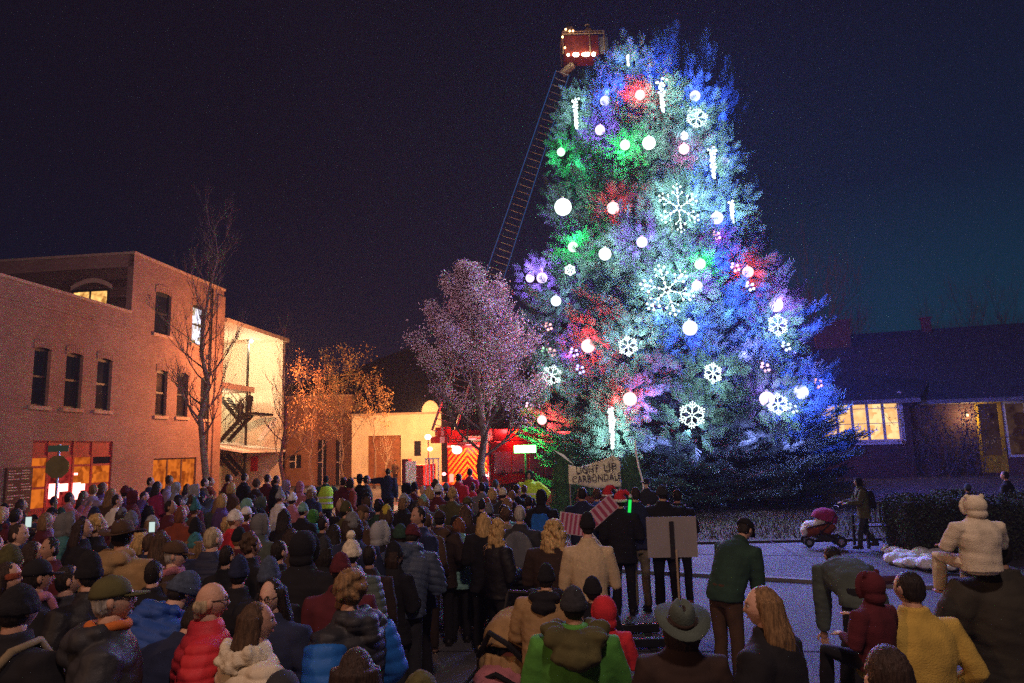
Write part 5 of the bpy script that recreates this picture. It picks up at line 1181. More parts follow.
# ---- accessories modelled as parts (worn) --------------------------------
def patch(pose, z0, z1, w, d0, d1, n=6, back=True, cx=0):
    pass
def sleeve_colour(c, style='puffer'):
    def fn(o, p):
        b = MB(); t = .022
        for sg in (-1, 1):
            s_, e, w = p.arm_pts(sg); b.tube([s_.lerp(e, .12), s_.lerp(e, .5), e, e.lerp(w, .5), e.lerp(w, .97)], [.118, .116, .108, .100, .086], 12)
        me = evalmods(b, .013, 3); displace(me, lambda co: .010 * np.abs(np.sin(co[:, 2] * math.pi / .078)) ** .6)
        me.materials.clear(); me.materials.append(M_skin[0]); _part('sleeves', me, o, cm(c, style))
    return fn
def fur_trim(c):
    def fn(o, p):
        b = MB(); r = random.Random(8)
        for i in range(170): a = r.uniform(-.2, math.pi + .2); q = p.P(.125 * math.cos(a) + r.gauss(0, .014), -.03 - .105 * math.sin(a) + r.gauss(0, .014), 1.475 + r.gauss(0, .016) - .03 * math.sin(a)); b.ball(q, r.uniform(.016, .034), 6)
        me = evalmods(b, .010, 1); displace(me, lambda co: .006 * vnoise(co, 60, 3)); me.materials.clear(); me.materials.append(M_skin[0]); _part('fur_trim', me, o, cm(c, 'fleece'))
    return fn
def back_hood(c, k=1.0):
    def fn(o, p):
        b = MB(); 
        for (x, y, z, r) in ((0, -.14, 1.43, .085), (-.085, -.12, 1.46, .07), (.085, -.12, 1.46, .07), (-.12, -.04, 1.49, .055), (.12, -.04, 1.49, .055), (0, -.19, 1.36, .07), (-.06, -.17, 1.37, .06), (.06, -.17, 1.37, .06), (-.09, .03, 1.5, .04), (.09, .03, 1.5, .04)): b.ball(p.P(x * k, y * k, z), (r * 1.2 * k, r * k, r * .85 * k), 12)
        me = evalmods(b, .012, 3); displace(me, lambda co: .008 * vnoise(co * np.array([1, 1, 2]), 22, 3) + .004 * vnoise(co, 55, 3)); me.materials.clear(); me.materials.append(M_skin[0]); _part('hood', me, o, cm(c, 'coat'))
    return fn
def backpack(c, c2='black', s=1.0, kind='backpack'):
    def fn(o, p):
        b = MB(); b.loft([ringxy(p.P, -.20 - .02 * s, z, rx * s, ry * s, 12, 3) for z, rx, ry in ((.98, .12, .05), (1.0, .15, .085), (1.15, .16, .095), (1.3, .15, .08), (1.39, .11, .05))]); me = evalmods(b, .014, 2)
        displace(me, lambda co: .008 * vnoise(co, 16, 6)); me.materials.clear(); me.materials.append(M_skin[0]); k = _part(kind, me, o, cm(c, 'cloth'))
        b = MB()
        for sg in (-1, 1): b.tube([p.P(sg * .09, -.16, 1.36), p.P(sg * .115, -.08, 1.45), p.P(sg * .115, .05, 1.47), p.P(sg * .12, .165, 1.3), p.P(sg * .16, .1, 1.08), p.P(sg * .12, -.17, 1.02)], .022, 6)
        b.tube([p.P(-.03, -.22, 1.40), p.P(0, -.23, 1.44), p.P(.03, -.22, 1.40)], .008, 5); me2 = b.mesh('straps', True); me2.materials.append(M_skin[0]); _part('strap', me2, k, cm(c2, 'cloth'))
    return fn
def round_pad(c):
    def fn(o, p):
        b = MB(); b.ball(p.P(0, -.20, 1.2), (.20, .05, .25), 24); me = b.mesh('pad', True); me.materials.append(M_skin[0]); _part('round_bag', me, o, cm(c, 'cloth'))
    return fn
def vest(c='lime', bands=True):
    def fn(o, p):
        b = MB(); b.loft([ringxy(p.P, 0, z, rx, ry, 16) for z, rx, ry in ((.90, .212, .168), (1.08, .214, .166), (1.26, .236, .176), (1.36, .228, .155), (1.43, .165, .125), (1.46, .105, .10))]); me = evalmods(b, .02, 2); me.materials.clear(); me.materials.append(M_skin[0])
        v_ = _part('vest', me, o, mat('high_visibility_lime', (.55, .85, .04), .6, .1, 6)); 
        b = MB()
        for z in (1.02, 1.16): b.loft([ringxy(p.P, 0, z + dz, .240, .186, 16) for dz in (0, .045)], caps=False)
        me = b.mesh('band', True); me.materials.append(M_skin[0]); _part('reflective_band', me, v_, mat('reflective_silver', (.7, .7, .7), .3, .05))
    return fn
def held_phone(lit=True):
    def fn(o, p):
        s_, e, w = p.arm_pts(1); b = MB(); c = w + (w - e).normalized() * .09; b.box(c.x - .038, c.x + .038, c.y, c.y + .009, c.z - .075, c.z + .075)
        # the phone is held: it stays a thing of its own
    return fn
def zipline(c): 
    return lambda o, p: None
# ---------------------------------------------------------------- the near crowd, one by one
G_ = 'people standing near the camera'
P_ = Pose
def look(u, ppm, v=500):            # yaw that faces the big tree from there
    p = at_depth(u, v, ppm); return math.degrees(-math.atan2(TX - p.x, TY - p.y))
person(113, 577, 192, ('leather', 'charcoal'), (('short', 'grey hair'), ('cap', 'olive'), ('glasses', 'black'), ('collar', 'orange')), 'black', -66, P_('pocket', hp=-4), hood=True, girth=1.12, skin=0, group=G_, label='man in worn olive cap and dark leather jacket with orange collar at his neck')
person(22, 587, 192, ('coat', 'black'), (('short', 'dark'), ('beanie', 'black')), 'black', -18, P_('front', hp=4), girth=1.15, group=G_, parts=(backpack('charcoal', 'khaki'),), label='person in thick black beanie and black coat wearing a dark backpack, at left edge')
person(46, 640, 190, ('coat', 'slate blue'), (('short', 'dark'),), 'black', -30, P_('front'), group=G_, h=1.15, label='small child in blue coat between the black beanie and the leather jacket', parts=(backpack('tan', 'black', .8),))
person(10, 562, 150, ('coat', 'olive'), (('bob', 'dark brown'), ('band', 'rust')), 'black', -78, P_('front'), group=G_, label='woman with rust headband and olive coat in profile behind the black beanie')
person(40, 560, 150, ('coat', 'black'), (('short', 'dark'), ('cap', 'black'), ('scarf', 'pink')), 'black', -45, P_('pocket'), hood=True, group=G_, label='man in black cap with a pink and white scarf behind the black beanie')
person(88, 557, 150, ('leather', 'black'), (('short', 'dark'), ('slouch', 'black'), ('glasses', 'black')), 'black', 62, P_('pocket', lean=6), group=G_, label='man in black knit hat and glasses looking left behind the olive cap man')
person(124, 523, 112, ('coat', 'tan'), (('short', 'dark'), ('wide', 'brown')), 'denim', -8, P_('front'), hood=True, girth=1.18, group=G_, label='man in wide brimmed brown hat and tan coat seen from behind')
person(178, 541, 122, ('coat', 'brown'), (('short', 'grey hair'), ('newsboy', 'brown'), ('scarf', 'pink')), 'black', -78, P_('front', hp=6), group=G_, skin=2, label='man in brown flat cap with pink scarf, his face turned to the right')
person(186, 570, 150, ('puffer', 'blue'), (('short', 'dark'), ('beanie', 'slate blue')), 'black', -42, P_('front', lean=30, hp=8), hood=True, girth=1.2, group=G_, h=1.8, label='person in blue quilted jacket bending forward beneath a knit hat')
person(204, 592, 160, ('coat', 'navy'), (('short', 'dark'),), 'black', -30, P_('front', lean=38, hp=10), group=G_, h=1.72, girth=1.1, label='person in smooth navy coat stooping between the blue and red quilted jackets')
person(212, 582, 172, ('puffer', 'red'), (('bald', 'grey blond'), ('glasses', 'black')), 'denim', -70, P_('pocket'), girth=1.12, group=G_, skin=0, label='balding man with grey blond hair in bright red puffer jacket')
person(270, 562, 142, ('coat', 'black'), (('short', 'dark'), ('slouch', 'slate blue')), 'black', -10, P_('front'), group=G_, label='person in slate blue knit hat right behind the dark haired woman')
person(270, 579, 165, ('coat', 'navy'), (('long', 'dark'), ('glasses', 'black')), 'black', 165, P_('front', hp=8), group=G_, skin=2, label='dark haired woman with glasses facing the camera and looking down')
person(258, 602, 188, ('puffer', 'cream'), (('long', 'brown'),), 'black', -50, P_('pocket', hy=-20), group=G_, parts=(fur_trim('cream'),), girth=1.1, label='woman with long brown hair in cream quilted jacket with fur trimmed collar')
person(304, 530, 124, ('coat', 'black'), (('bighood', 'black'),), 'black', -6, P_('pocket'), 1, girth=1.15, group=G_, label='tall broad person in black hooded coat seen from behind')
person(341, 554, 140, ('coat', 'maroon'), (('short', 'dark'), ('beanie', 'maroon')), 'black', 10, P_('front', hp=6), 1, group=G_, label='person in maroon knit hat and long maroon coat behind the bearded man')
person(352, 541, 118, ('puffer', 'grey green'), (('short', 'dark'), ('pom', 'cream')), 'black', -20, P_('pocket'), girth=1.1, group=G_, label='person in cream pompom hat and grey green quilted jacket')
person(348, 573, 166, ('puffer', 'charcoal'), (('curly', 'light brown'), ('beard', 'light brown'), ('glasses', 'black')), 'black', 62, P_('pocket'), hood=True, girth=1.12, group=G_, skin=2, parts=(sleeve_colour('bright blue'),), label='bearded curly haired man in charcoal quilted jacket with bright blue sleeves')
person(357, 647, 275, ('coat', 'maroon'), (('long', 'dark brown'),), 'black', 0, P_('front'), group=G_, label='long dark brown hair of a person close to the camera below the bearded man')
person(283, 672, 265, ('coat', 'black'), (('short', 'dark'), ('cap', 'charcoal')), 'black', 0, P_('front'), group=G_, label='dark cap just showing at the bottom edge below the cream jacket')
person(421, 675, 300, ('coat', 'black'), (('short', 'dark'), ('beanie', 'olive')), 'black', 0, P_('front'), group=G_, label='top of an olive knit hat at the bottom edge by the quilted bending person')
person(384, 528, 92, ('coat', 'black'), (('short', 'dark'), ('slouch', 'dark brown')), 'tan', -10, P_('front', lean=6), 1, shoes='tan', group=G_, label='person in long black coat with tan trousers and tan boots')
person(413, 549, 98, ('puffer', 'slate blue'), (('short', 'dark'), ('beanie', 'maroon')), 'charcoal', -8, P_('front', lean=27, hp=10), hood=True, girth=1.15, h=1.8, shoes=True, group=G_, label='person in slate blue quilted jacket and maroon hat leaning forward on the road')
person(440, 511, 77, ('parka', 'dark brown'), (('short', 'dark'), ('cap', 'dark brown')), 'black', -5, P_('pocket'), 1, hood=True, shoes=True, girth=1.1, group=G_, near=True, parts=(back_hood('brown'),), label='person in dark brown parka with its hood down and dark cap, standing on the road')
person(459, 517, 76, ('puffer', 'mint'), (('bob', 'auburn'),), 'black', -5, P_('front'), 1, shoes=True, group=G_, near=True, label='woman with auburn hair in pale mint quilted coat')
person(484, 512, 80, ('coat', 'black'), (('long', 'blond'),), 'black', -8, P_('front'), 1, shoes=True, group=G_, label='woman with long straight blond hair in long black coat')
person(499, 520, 90, ('leather', 'black'), (('curly_long', 'blond'),), 'black', -58, P_('front'), shoes=True, group=G_, label='woman with wavy blond hair in shiny black jacket turned to the right')
person(520, 505, 84, ('coat', 'charcoal'), (('short', 'grey hair'),), 'black', -12, P_('front'), shoes=True, group=G_, parts=(round_pad('grey'),), label='short haired man carrying a round grey bag on his back')
person(554, 521, 97, ('coat', 'dark brown'), (('curly_long', 'blond'),), 'black', -16, P_('front'), 1, girth=1.2, group=G_, label='broad woman with big curly blond hair in dark brown coat')
person(587, 513, 106, ('sweater', 'beige'), (('short', 'dark'), ('beanie', 'black')), 'denim', -4, P_('front'), girth=.93, shoes=True, group=G_, label='man in plain beige sweater and black knit hat seen from behind')
person(541, 490, 64, ('coat', 'black'), (('short', 'dark'), ('hood', 'black')), 'black', -10, P_('front'), near=True, group=G_, parts=(backpack('bright blue'),), label='person in black hood with bright blue backpack below the floodlight')
person(582, 487, 62, ('coat', 'navy'), (('short', 'dark'),), 'black', -12, P_('front'), shoes=True, girth=1.15, group=G_, label='broad man in navy coat straight behind the banner')
person(597, 489, 58, ('coat', 'blue'), (('curly', 'brown'),), 'black', -10, P_('front'), shoes=True, group=G_, label='curly haired person in blue coat left of the santa hats')
person(607, 489, 62, ('coat', 'black'), (('short', 'dark'), ('santa', 'red')), 'black', 20, P_('front'), shoes=True, group=G_, label='person in red santa hat left of the second santa hat')
person(620, 494, 67, ('coat', 'black'), (('short', 'dark'), ('santa', 'red')), 'black', -14, P_('front'), 1, shoes=True, girth=1.1, group=G_, near=True, label='taller person in black coat and red santa hat with thick white trim')
person(635, 487, 66, ('coat', 'navy'), (('short', 'dark brown'),), 'khaki', 8, P_('front'), shoes=True, group=G_, near=True, label='man in navy coat and khaki trousers right of the santa hats')
person(662, 486, 66, ('coat', 'black'), (('short', 'dark'), ('beanie', 'charcoal')), 'black', -5, P_('front'), 1, girth=1.15, shoes=True, group=G_, near=True, label='person in charcoal knit hat standing behind the back of the blank placard')
person(677, 489, 64, ('coat', 'black'), (('short', 'dark'),), 'black', -20, P_('front'), shoes='rust', group=G_, near=True, parts=(backpack('blue', s=.9),), label='bare headed person with blue backpack right behind the blank placard')
person(646, 479, 44, ('coat', 'black'), (('short', 'dark'), ('fedora', 'black')), 'black', 150, P_('front'), group=G_, label='distant person in small black brimmed hat under the spruce boughs')
person(752, 547, 96, ('coat', 'dark green'), (('short', 'dark'), ('newsboy', 'black')), 'brown', -52, P_('hang', lean=38, hp=15), h=1.84, girth=1.0, shoes=True, group=G_, label='man in dark green jacket and brown trousers bending over on the road')
person(0, 0, 104, ('coat', 'grey green'), (('short', 'dark'),), 'black', -4, P_('hang', lean=68, hp=25), h=1.86, girth=1.12, shoes=True, group=G_, pos=(3.18, 6.75), near=True, label='person in grey green jacket bent double with arms hanging and head hidden')
person(760, 586, 190, ('coat', 'black'), (('long', 'light brown'),), 'black', 48, P_('front', hy=22, hp=3), group=G_, skin=2, girth=1.1, label='woman with long light brown hair in black coat looking to the left')
person(682, 606, 196, ('coat', 'dark brown'), (('bob', 'dark brown'), ('fedora', 'grey green'), ('hatband', 'dark brown')), 'black', 0, P_('front', hp=-24), group=G_, label='person in grey green felt fedora with a pinched crown')
person(907, 571, 165, ('fleece', 'mustard'), (('short', 'dark'),), 'black', 6, P_('hold', hy=14, armR='pocket'), girth=1.2, group=G_, skin=0, label='dark haired man in mustard yellow fleece jacket holding a small child')
person(868, 574, 172, ('fleece', 'maroon'), (('bearhood', 'maroon'),), 'black', 28, P_('front', kid=True, legs='sit', armR='hold'), z=.66, h=1.0, group=G_, near=True, label='small child in maroon hood with little ears held by the mustard fleece man')
person(884, 644, 320, ('coat', 'black'), (('short', 'dark brown'),), 'black', 0, P_('front'), group=G_, label='dark head very close to the camera below the mustard fleece man')
person(992, 533, 152, ('parka', 'dark olive'), (('short', 'dark'),), 'black', 4, P_('hold'), 1, girth=1.25, h=1.84, group=G_, label='big man in dark parka with a child sitting on his shoulders')
person(972, 493, 156, ('fleece', 'cream'), (('bearhood', 'cream'),), 'cream', 2, P_('lap', kid=True, legs='sit', head=.92), z=1.18, h=.88, group=G_, near=True, girth=1.1, label='toddler in fluffy cream bear suit riding on the big man shoulders')
person(1004, 471, 48, ('coat', 'black'), (('short', 'dark'),), 'black', 40, P_('front'), z=.1, group=G_, label='dark figure beyond the hedge at the far right')
person(967, 486, 50, ('coat', 'charcoal'), (('short', 'dark'), ('beanie', 'slate blue')), 'black', 10, P_('front'), group=G_, h=1.4, z=.1, label='shorter figure in slate blue knit hat beyond the hedge behind the toddler')
person(857, 478, 46, ('coat', 'olive'), (('short', 'dark'), ('hood', 'black')), 'charcoal', 82, P_('push', legs='walk', lean=5), 1, shoes=True, group=G_, near=True, z=.1, parts=(backpack('black', 'charcoal'),), label='woman with black backpack walking left and pushing the pink hooded stroller')
person(546, 563, 122, ('parka', 'tan'), (('short', 'dark'), ('slouch', 'black'), ('scarf', 'black')), 'black', -12, P_('front', lean=10), girth=1.1, group=G_, h=1.5, parts=(back_hood('black', .9),), label='person in tan parka with black knit hat and thick black scarf behind a stroller')
person(573, 588, 168, ('coat', 'green'), (('short', 'dark'), ('beanie', 'charcoal')), 'black', -2, P_('front'), girth=1.15, group=G_, parts=(back_hood('olive', 1.15),), label='person in bright green jacket with big olive hood and charcoal knit hat')
person(604, 602, 132, ('coat', 'red'), (('bighood', 'red'),), 'black', 5, P_('front', kid=True), h=1.28, group=G_, near=True, label='child in red hooded coat between the green jacket and the beige sweater man')
person(592, 584, 120, ('coat', 'black'), (('short', 'dark'), ('beanie', 'black')), 'black', 8, P_('front', kid=True), h=1.34, group=G_, near=True, label='child in black knit hat just above the red hooded child')
# ---- people with a task farther off
person(326, 470, 37, ('coat', 'dark green'), (('short', 'dark'), ('cap', 'black')), 'black', 20, P_('hips'), near=True, parts=(vest(),), shoes=True, h=1.84, label='officer in lime vest and black cap with hands on hips by the road', group=None)
person(529, 468, 39, ('coat', 'lime'), (('hood', 'dark green'),), 'black', 175, P_('hips'), near=True, parts=(vest(),), h=1.86, label='marshal in bright lime jacket under the green floodlight', group=None, girth=1.15)
person(388, 465, 31, ('coat', 'navy'), (('short', 'dark'),), 'black', -5, P_('point', armR='down'), near=True, shoes=True, h=1.9, girth=1.1, label='man in navy coat stretching his left arm out before the lit garage', group=None)
person(395, 462, 15.5, ('coat', 'brown'), (('short', 'dark'), ('cap', 'dark brown')), 'dark brown', 150, P_('pocket'), h=1.85, shoes=True, label='distant man in brown coat standing on the lit road before the garage', group=None)
# two people on the gallery stairs
for (u, v, lb, c) in ((254, 400, 'shorter dark figure going up the gallery stairs', 'charcoal'), (263, 393, 'taller dark figure at the top of the gallery stairs', 'black')):
    y_, z_ = pe(u, v); wpos = FA.world(sC - 3.4, -y_, 0); person(0, 0, 14, ('coat', c), (('short', 'dark'),), 'black', 60, P_('front'), pos=(wpos.x, wpos.y), z=z_ - 1.74, h=1.74, near=False, label=lb, group=None)
# crew in the ladder basket
for (dx, dy, lb, hc) in ((-.65, -.25, 'firefighter with dark helmet at the left rail of the raised basket', 'charcoal'), (.35, -.25, 'firefighter in pale helmet at the right side of the raised basket', 'cream')):
    person(0, 0, 20, ('parka', 'khaki'), (('short', 'dark'), ('wide', hc)), 'khaki', -30, P_('front'), pos=(bc_.x + dx, bc_.y + dy), z=bc_.z - .45, h=1.85 if dx < 0 else 1.70, near=False, label=lb, group=None)

# ---------------------------------------------------------------- the middle and far crowd
T_ = [  # u, v, ppm, coat, head, colour, (extra)
 (3, 506, 72, 'coat black', 'bob blond'), (17, 508, 74, 'coat charcoal', 'short dark'), (20, 523, 100, 'coat navy', 'short dark brown', -85), (12, 546, 128, 'coat dark green', 'beanie olive'),
 (47, 512, 76, 'coat maroon', 'bob light brown'), (68, 512, 90, 'puffer teal', 'furhood grey'), (99, 516, 90, 'coat black', 'curly blond'), (50, 537, 108, 'coat maroon', 'short dark', 150), (34, 541, 108, 'coat maroon', 'bob dark brown'),
 (84, 518, 92, 'coat black', 'long dark brown'), (70, 492, 53, 'coat pink', 'short dark'), (94, 484, 50, 'coat lavender', 'short light brown'), (103, 482, 47, 'coat purple', 'bob brown'), (112, 488, 54, 'coat brown', 'long light brown'), (118, 494, 60, 'coat white', 'short dark'), (126, 486, 52, 'coat purple', 'beanie maroon'),
 (134, 489, 55, 'coat maroon', 'hood maroon'), (151, 477, 41, 'coat navy', 'short dark'), (158, 481, 45, 'coat magenta', 'long dark'), (170, 476, 41, 'coat lavender', 'curly brown'), (177, 481, 45, 'coat light grey', 'hood light grey'), (195, 484, 50, 'coat slate blue', 'furhood light grey'), (196, 502, 66, 'coat brown', 'pom teal'), (205, 478, 42, 'coat brown', 'short dark'), (211, 477, 41, 'coat rust', 'short dark'),
 (229, 474, 38, 'coat maroon', 'short dark'), (232, 482, 46, 'coat brown', 'bob blond'), (245, 473, 38, 'coat black', 'short dark'), (257, 479, 43, 'coat dark brown', 'beanie brown'), (132, 514, 84, 'coat charcoal', 'slouch grey'), (153, 516, 82, 'coat dark green', 'beanie light grey'), (142, 530, 98, 'coat black', 'bob blond'), (152, 533, 100, 'coat navy', 'short brown', -80), (162, 530, 100, 'coat dark brown', 'long brown'),
 (171, 500, 66, 'coat maroon', 'short dark'), (182, 506, 70, 'coat rust', 'bob auburn'), (196, 521, 88, 'puffer black', 'slouch black'), (196, 534, 104, 'coat black', 'beanie teal'), (214, 527, 108, 'puffer navy', 'short grey blond'), (223, 493, 60, 'coat purple', 'bob blond'), (228, 518, 78, 'coat rust', 'curly blond'), (236, 510, 82, 'coat red', 'beanie white'), (247, 507, 76, 'coat maroon', 'cap white'),
 (252, 534, 108, 'coat black', 'curly brown'), (248, 497, 62, 'coat black', 'hood mint'), (268, 474, 40, 'coat maroon', 'short dark'), (277, 475, 41, 'coat black', 'short dark'), (287, 479, 45, 'coat navy', 'hood lavender'), (300, 480, 46, 'coat pink', 'hood pink'), (262, 495, 60, 'coat grey green', 'hood grey green'), (281, 491, 56, 'coat white', 'pom light grey'), (293, 493, 58, 'coat pink', 'beanie white'),
 (312, 486, 52, 'coat navy', 'beanie white'), (304, 503, 68, 'coat black', 'beanie mint'), (313, 508, 66, 'puffer cyan', 'hood green'), (262, 513, 86, 'coat grey green', 'bighood grey'), (285, 508, 76, 'coat black', 'long dark'), (344, 477, 43, 'coat maroon', 'short dark'), (351, 477, 43, 'coat rust', 'bob dark'), (360, 475, 42, 'coat black', 'wide black'), (367, 475, 42, 'coat charcoal', 'short dark'),
 (341, 498, 64, 'coat black', 'short light brown', 150), (347, 503, 70, 'coat olive', 'slouch olive'), (352, 513, 104, 'coat navy', 'beanie grey'), (364, 505, 74, 'coat brown', 'newsboy brown', -60), (387, 505, 78, 'coat black', 'beanie yellow'), (379, 500, 66, 'coat dark green', 'curly dark'), (380, 521, 96, 'coat black', 'furhood light grey'), (400, 525, 98, 'coat black', 'beanie dark green'), (405, 494, 64, 'coat black', 'beanie light grey'),
 (418, 506, 92, 'coat navy', 'short dark', 130), (423, 485, 52, 'coat charcoal', 'short dark', 150), (430, 486, 54, 'coat brown', 'bob blond'), (423, 495, 62, 'coat grey green', 'beanie mint'), (439, 484, 56, 'coat maroon', 'beanie white'), (453, 488, 58, 'coat olive', 'curly blond'), (428, 513, 80, 'coat brown', 'short brown'), (459, 473, 40, 'coat red', 'short dark'), (470, 468, 36, 'coat magenta', 'short dark'), (468, 497, 64, 'coat black', 'cap olive'),
 (466, 504, 72, 'coat dark brown', 'long brown'), (482, 498, 64, 'coat black', 'short dark'), (485, 476, 42, 'coat maroon', 'beanie magenta'), (492, 487, 54, 'coat brown', 'bob blond'), (503, 488, 56, 'coat charcoal', 'beanie cream'), (512, 490, 56, 'coat black', 'short light brown'), (517, 484, 54, 'coat black', 'short dark'), (508, 497, 64, 'coat dark brown', 'bob light brown'), (487, 497, 62, 'coat maroon', 'short auburn'), (489, 505, 70, 'coat charcoal', 'slouch grey'), (503, 504, 68, 'puffer teal', 'short dark'), (529, 495, 62, 'coat black', 'short dark'),
 (325, 540, 112, 'coat black', 'slouch charcoal'), (228, 545, 112, 'coat black', 'short dark'), (324, 516, 80, 'coat black', 'short dark'), (335, 524, 88, 'coat charcoal', 'long dark'), (395, 545, 104, 'coat black', 'slouch black'), (370, 545, 112, 'coat dark brown', 'short dark'), (292, 528, 96, 'coat brown', 'bob dark brown'), (280, 540, 112, 'coat black', 'short dark'), (240, 560, 130, 'coat black', 'slouch navy'), (155, 560, 128, 'coat black', 'short dark'), (70, 565, 140, 'coat charcoal', 'short dark'), (240, 528, 96, 'coat maroon', 'beanie black'),
]
KINDW = {'short': '{c} short hair', 'long': 'long {c} hair', 'curly': 'curly {c} hair', 'bob': '{c} bobbed hair', 'beanie': '{c} knit hat', 'slouch': 'baggy {c} knit hat', 'pom': '{c} pompom hat', 'cap': '{c} cap', 'newsboy': '{c} flat cap', 'wide': '{c} brimmed hat', 'hood': '{c} hood up', 'bighood': 'big {c} hood up', 'furhood': '{c} furry hood up', 'ponytail': '{c} ponytail', 'curly_long': 'long curly {c} hair'}
def words(coat, head):
    k, c = head[-1]; c = c.replace(' hair', ''); return f"{coat[1]} {'quilted jacket' if coat[0] == 'puffer' else 'coat'}, " + KINDW[k].format(c=c)
def zone(u, v):
    if v < 502:
        for lim, w in ((34, 'below the directory board'), (115, 'before the red shopfront'), (150, 'before the blank brick wall'), (222, 'near the bare tree trunk'), (285, 'below the stair gallery'), (340, 'near the lime vest officer'), (402, 'near the pointing man'), (437, 'by the small white board'), (495, 'behind the fire engine tail'), (552, 'near the lime jacket marshal')):
            if u < lim: return w
        return 'below the banner'
    for lim, w in ((62, 'behind the black cap man'), (150, 'around the wide brown hat'), (240, 'behind the red puffer man'), (330, 'around the tall black hood'), (408, 'behind the bearded man'), (520, 'around the brown parka')):
        if u < lim: return w
    return 'behind the beige sweater man'
mid = []
for t in T_:
    u, v, ppm, c, hd_ = t[:5]; cs = c.split(' ', 1); hk = hd_.split(' ', 1); yw = t[5] if len(t) > 5 else look(u, ppm) + random.uniform(-22, 22)
    head = [(hk[0], hk[1])]
    if hk[0] in ('beanie', 'cap', 'slouch', 'pom', 'newsboy', 'wide'): head.insert(0, ('short' if random.random() < .6 else 'bob', random.choice(['dark', 'dark brown', 'light brown', 'brown'])))
    mid.append((u, v, ppm, (cs[0], cs[1]), tuple(head), yw, random.choice(['front', 'pocket', 'front', 'down', 'phone' if 480 < v < 505 else 'front']), None))
# the rest of the crowd, set out on the ground between them
occ = [(d['x'], d['y']) for d in ALL]
for m_ in mid:
    p = at_depth(m_[0], m_[1], m_[2]); occ.append((p.x, p.y))
dark_c = ['black'] * 16 + ['charcoal', 'charcoal', 'navy', 'navy', 'maroon', 'maroon', 'brown', 'dark brown', 'dark brown', 'dark green', 'olive', 'grey green', 'slate blue', 'purple', 'rust', 'grey', 'teal', 'red', 'khaki', 'lavender']
rf_ = random.Random(19); d_ = 4.6
while d_ < 19.5:
    ppm = F / d_
    for (ua, ub) in ([(-4, 372)] if d_ < 6.5 else [(-4, 405)] if d_ < 8.5 else [(-4, 520)] if d_ < 12 else [(20, 318), (405, 535)] if d_ < 15.5 else [(125, 318), (430, 500)]):
        if d_ < 5.6: ub = 380
        u = ua + rf_.uniform(0, .3) * ppm
        while u < ub:
            hh = rf_.choice([1.58, 1.64, 1.7, 1.74, 1.78, 1.68, 1.66, 1.35]); yh = 446.5 - .026 * (u - 512); v = yh + (CAMZ - hh) * ppm; dd = d_ + rf_.uniform(-.18, .18); p = at_depth(u, v, F / dd)
            if min((p.x - a) ** 2 + (p.y - b) ** 2 for a, b in occ) > .56 ** 2 and len(mid) < 205:
                occ.append((p.x, p.y)); c = rf_.choice(dark_c); cs = rf_.choice(['coat', 'coat', 'coat', 'puffer', 'parka'])
                hk = rf_.choice([('short', 'dark'), ('short', 'dark brown'), ('short', 'light brown'), ('long', 'dark'), ('long', 'brown'), ('long', 'light brown'), ('bob', 'blond'), ('bob', 'auburn'), ('curly', 'brown'), ('beanie', 'black'), ('beanie', 'charcoal'), ('beanie', 'grey'), ('slouch', 'navy'), ('pom', 'maroon'), ('beanie', 'black'), ('short', 'dark'), ('long', 'dark brown'), ('short', 'brown'), ('slouch', 'black'), ('cap', 'black'), ('hood', c), ('hood', 'black'), ('furhood', 'brown'), ('bighood', c), ('cap', 'brown'), ('slouch', 'dark green'), ('beanie', 'teal')])
                head = [hk]
                if hk[0] in ('beanie', 'cap', 'slouch', 'pom'): head.insert(0, (rf_.choice(['short', 'long_hat' if 0 else 'bob']), rf_.choice(['dark', 'brown', 'dark brown'])))
                mid.append((u, v, F / dd, (cs, c), tuple(head), look(u, ppm) + rf_.uniform(-30, 30) + (180 if rf_.random() < .05 else 0), rf_.choice(['front', 'pocket', 'front', 'down']), hh))
            u += ppm * rf_.uniform(.60, .9)
    d_ += .74 + .008 * d_
HY = [0, 0, 0, 28, -28, -28]
items = []
for (u, v, ppm, coat, head, yw, arm, hh) in mid:
    hy = rf_.choice(HY); near = ppm > 82
    if not near: arm = {'down': 'front'}.get(arm, arm)
    lg = coat[0] != 'puffer' and rf_.random() < .3
    o = person(u, v, ppm, coat, head, rf_.choice(['black', 'black', 'denim', 'charcoal', 'dark brown']), yw, Pose(arm, hy=hy), 1 if lg else 0, girth=rf_.uniform(.93, 1.08), near=near, h=hh, label='x')
    items.append((o, u, v, coat, head))
# labels that single each one out
base_l = {}
for it in items:
    o, u, v, coat, head = it; l = f'person in {words(coat, head)}, {zone(u, v)}'; base_l.setdefault(l, []).append(it)
for l, its in base_l.items():
    if len(its) == 1: its[0][0]['label'] = l; continue
    its.sort(key=lambda t: t[1])
    for it in its:
        o, u, v, coat, head = it
        nb = sorted((abs(j[1] - u) + abs(j[2] - v) * 1.2, k) for k, j in enumerate(items) if j[0] is not o and (j[3][1], j[4][-1]) != (coat[1], head[-1]))
        taken = {i[0].get('label') for i in items}
        for dist, k in nb[:8]:
            j = items[k]; side = 'left of' if u < j[1] else 'right of'; kk, cc = j[4][-1]; w = KINDW[kk].format(c=cc.replace(' hair', '')); l2 = f'person in {words(coat, head)}, {side} the {j[3][1]} coat with {w}'
            if l2 not in taken and len(l2.split()) <= 16: o['label'] = l2; break
        else: o['label'] = l
# ================================================================ SIGNS, BANNER, STROLLERS, STREET FURNITURE
def flat_at(u, v, ppm): return at_depth(u, v, ppm)
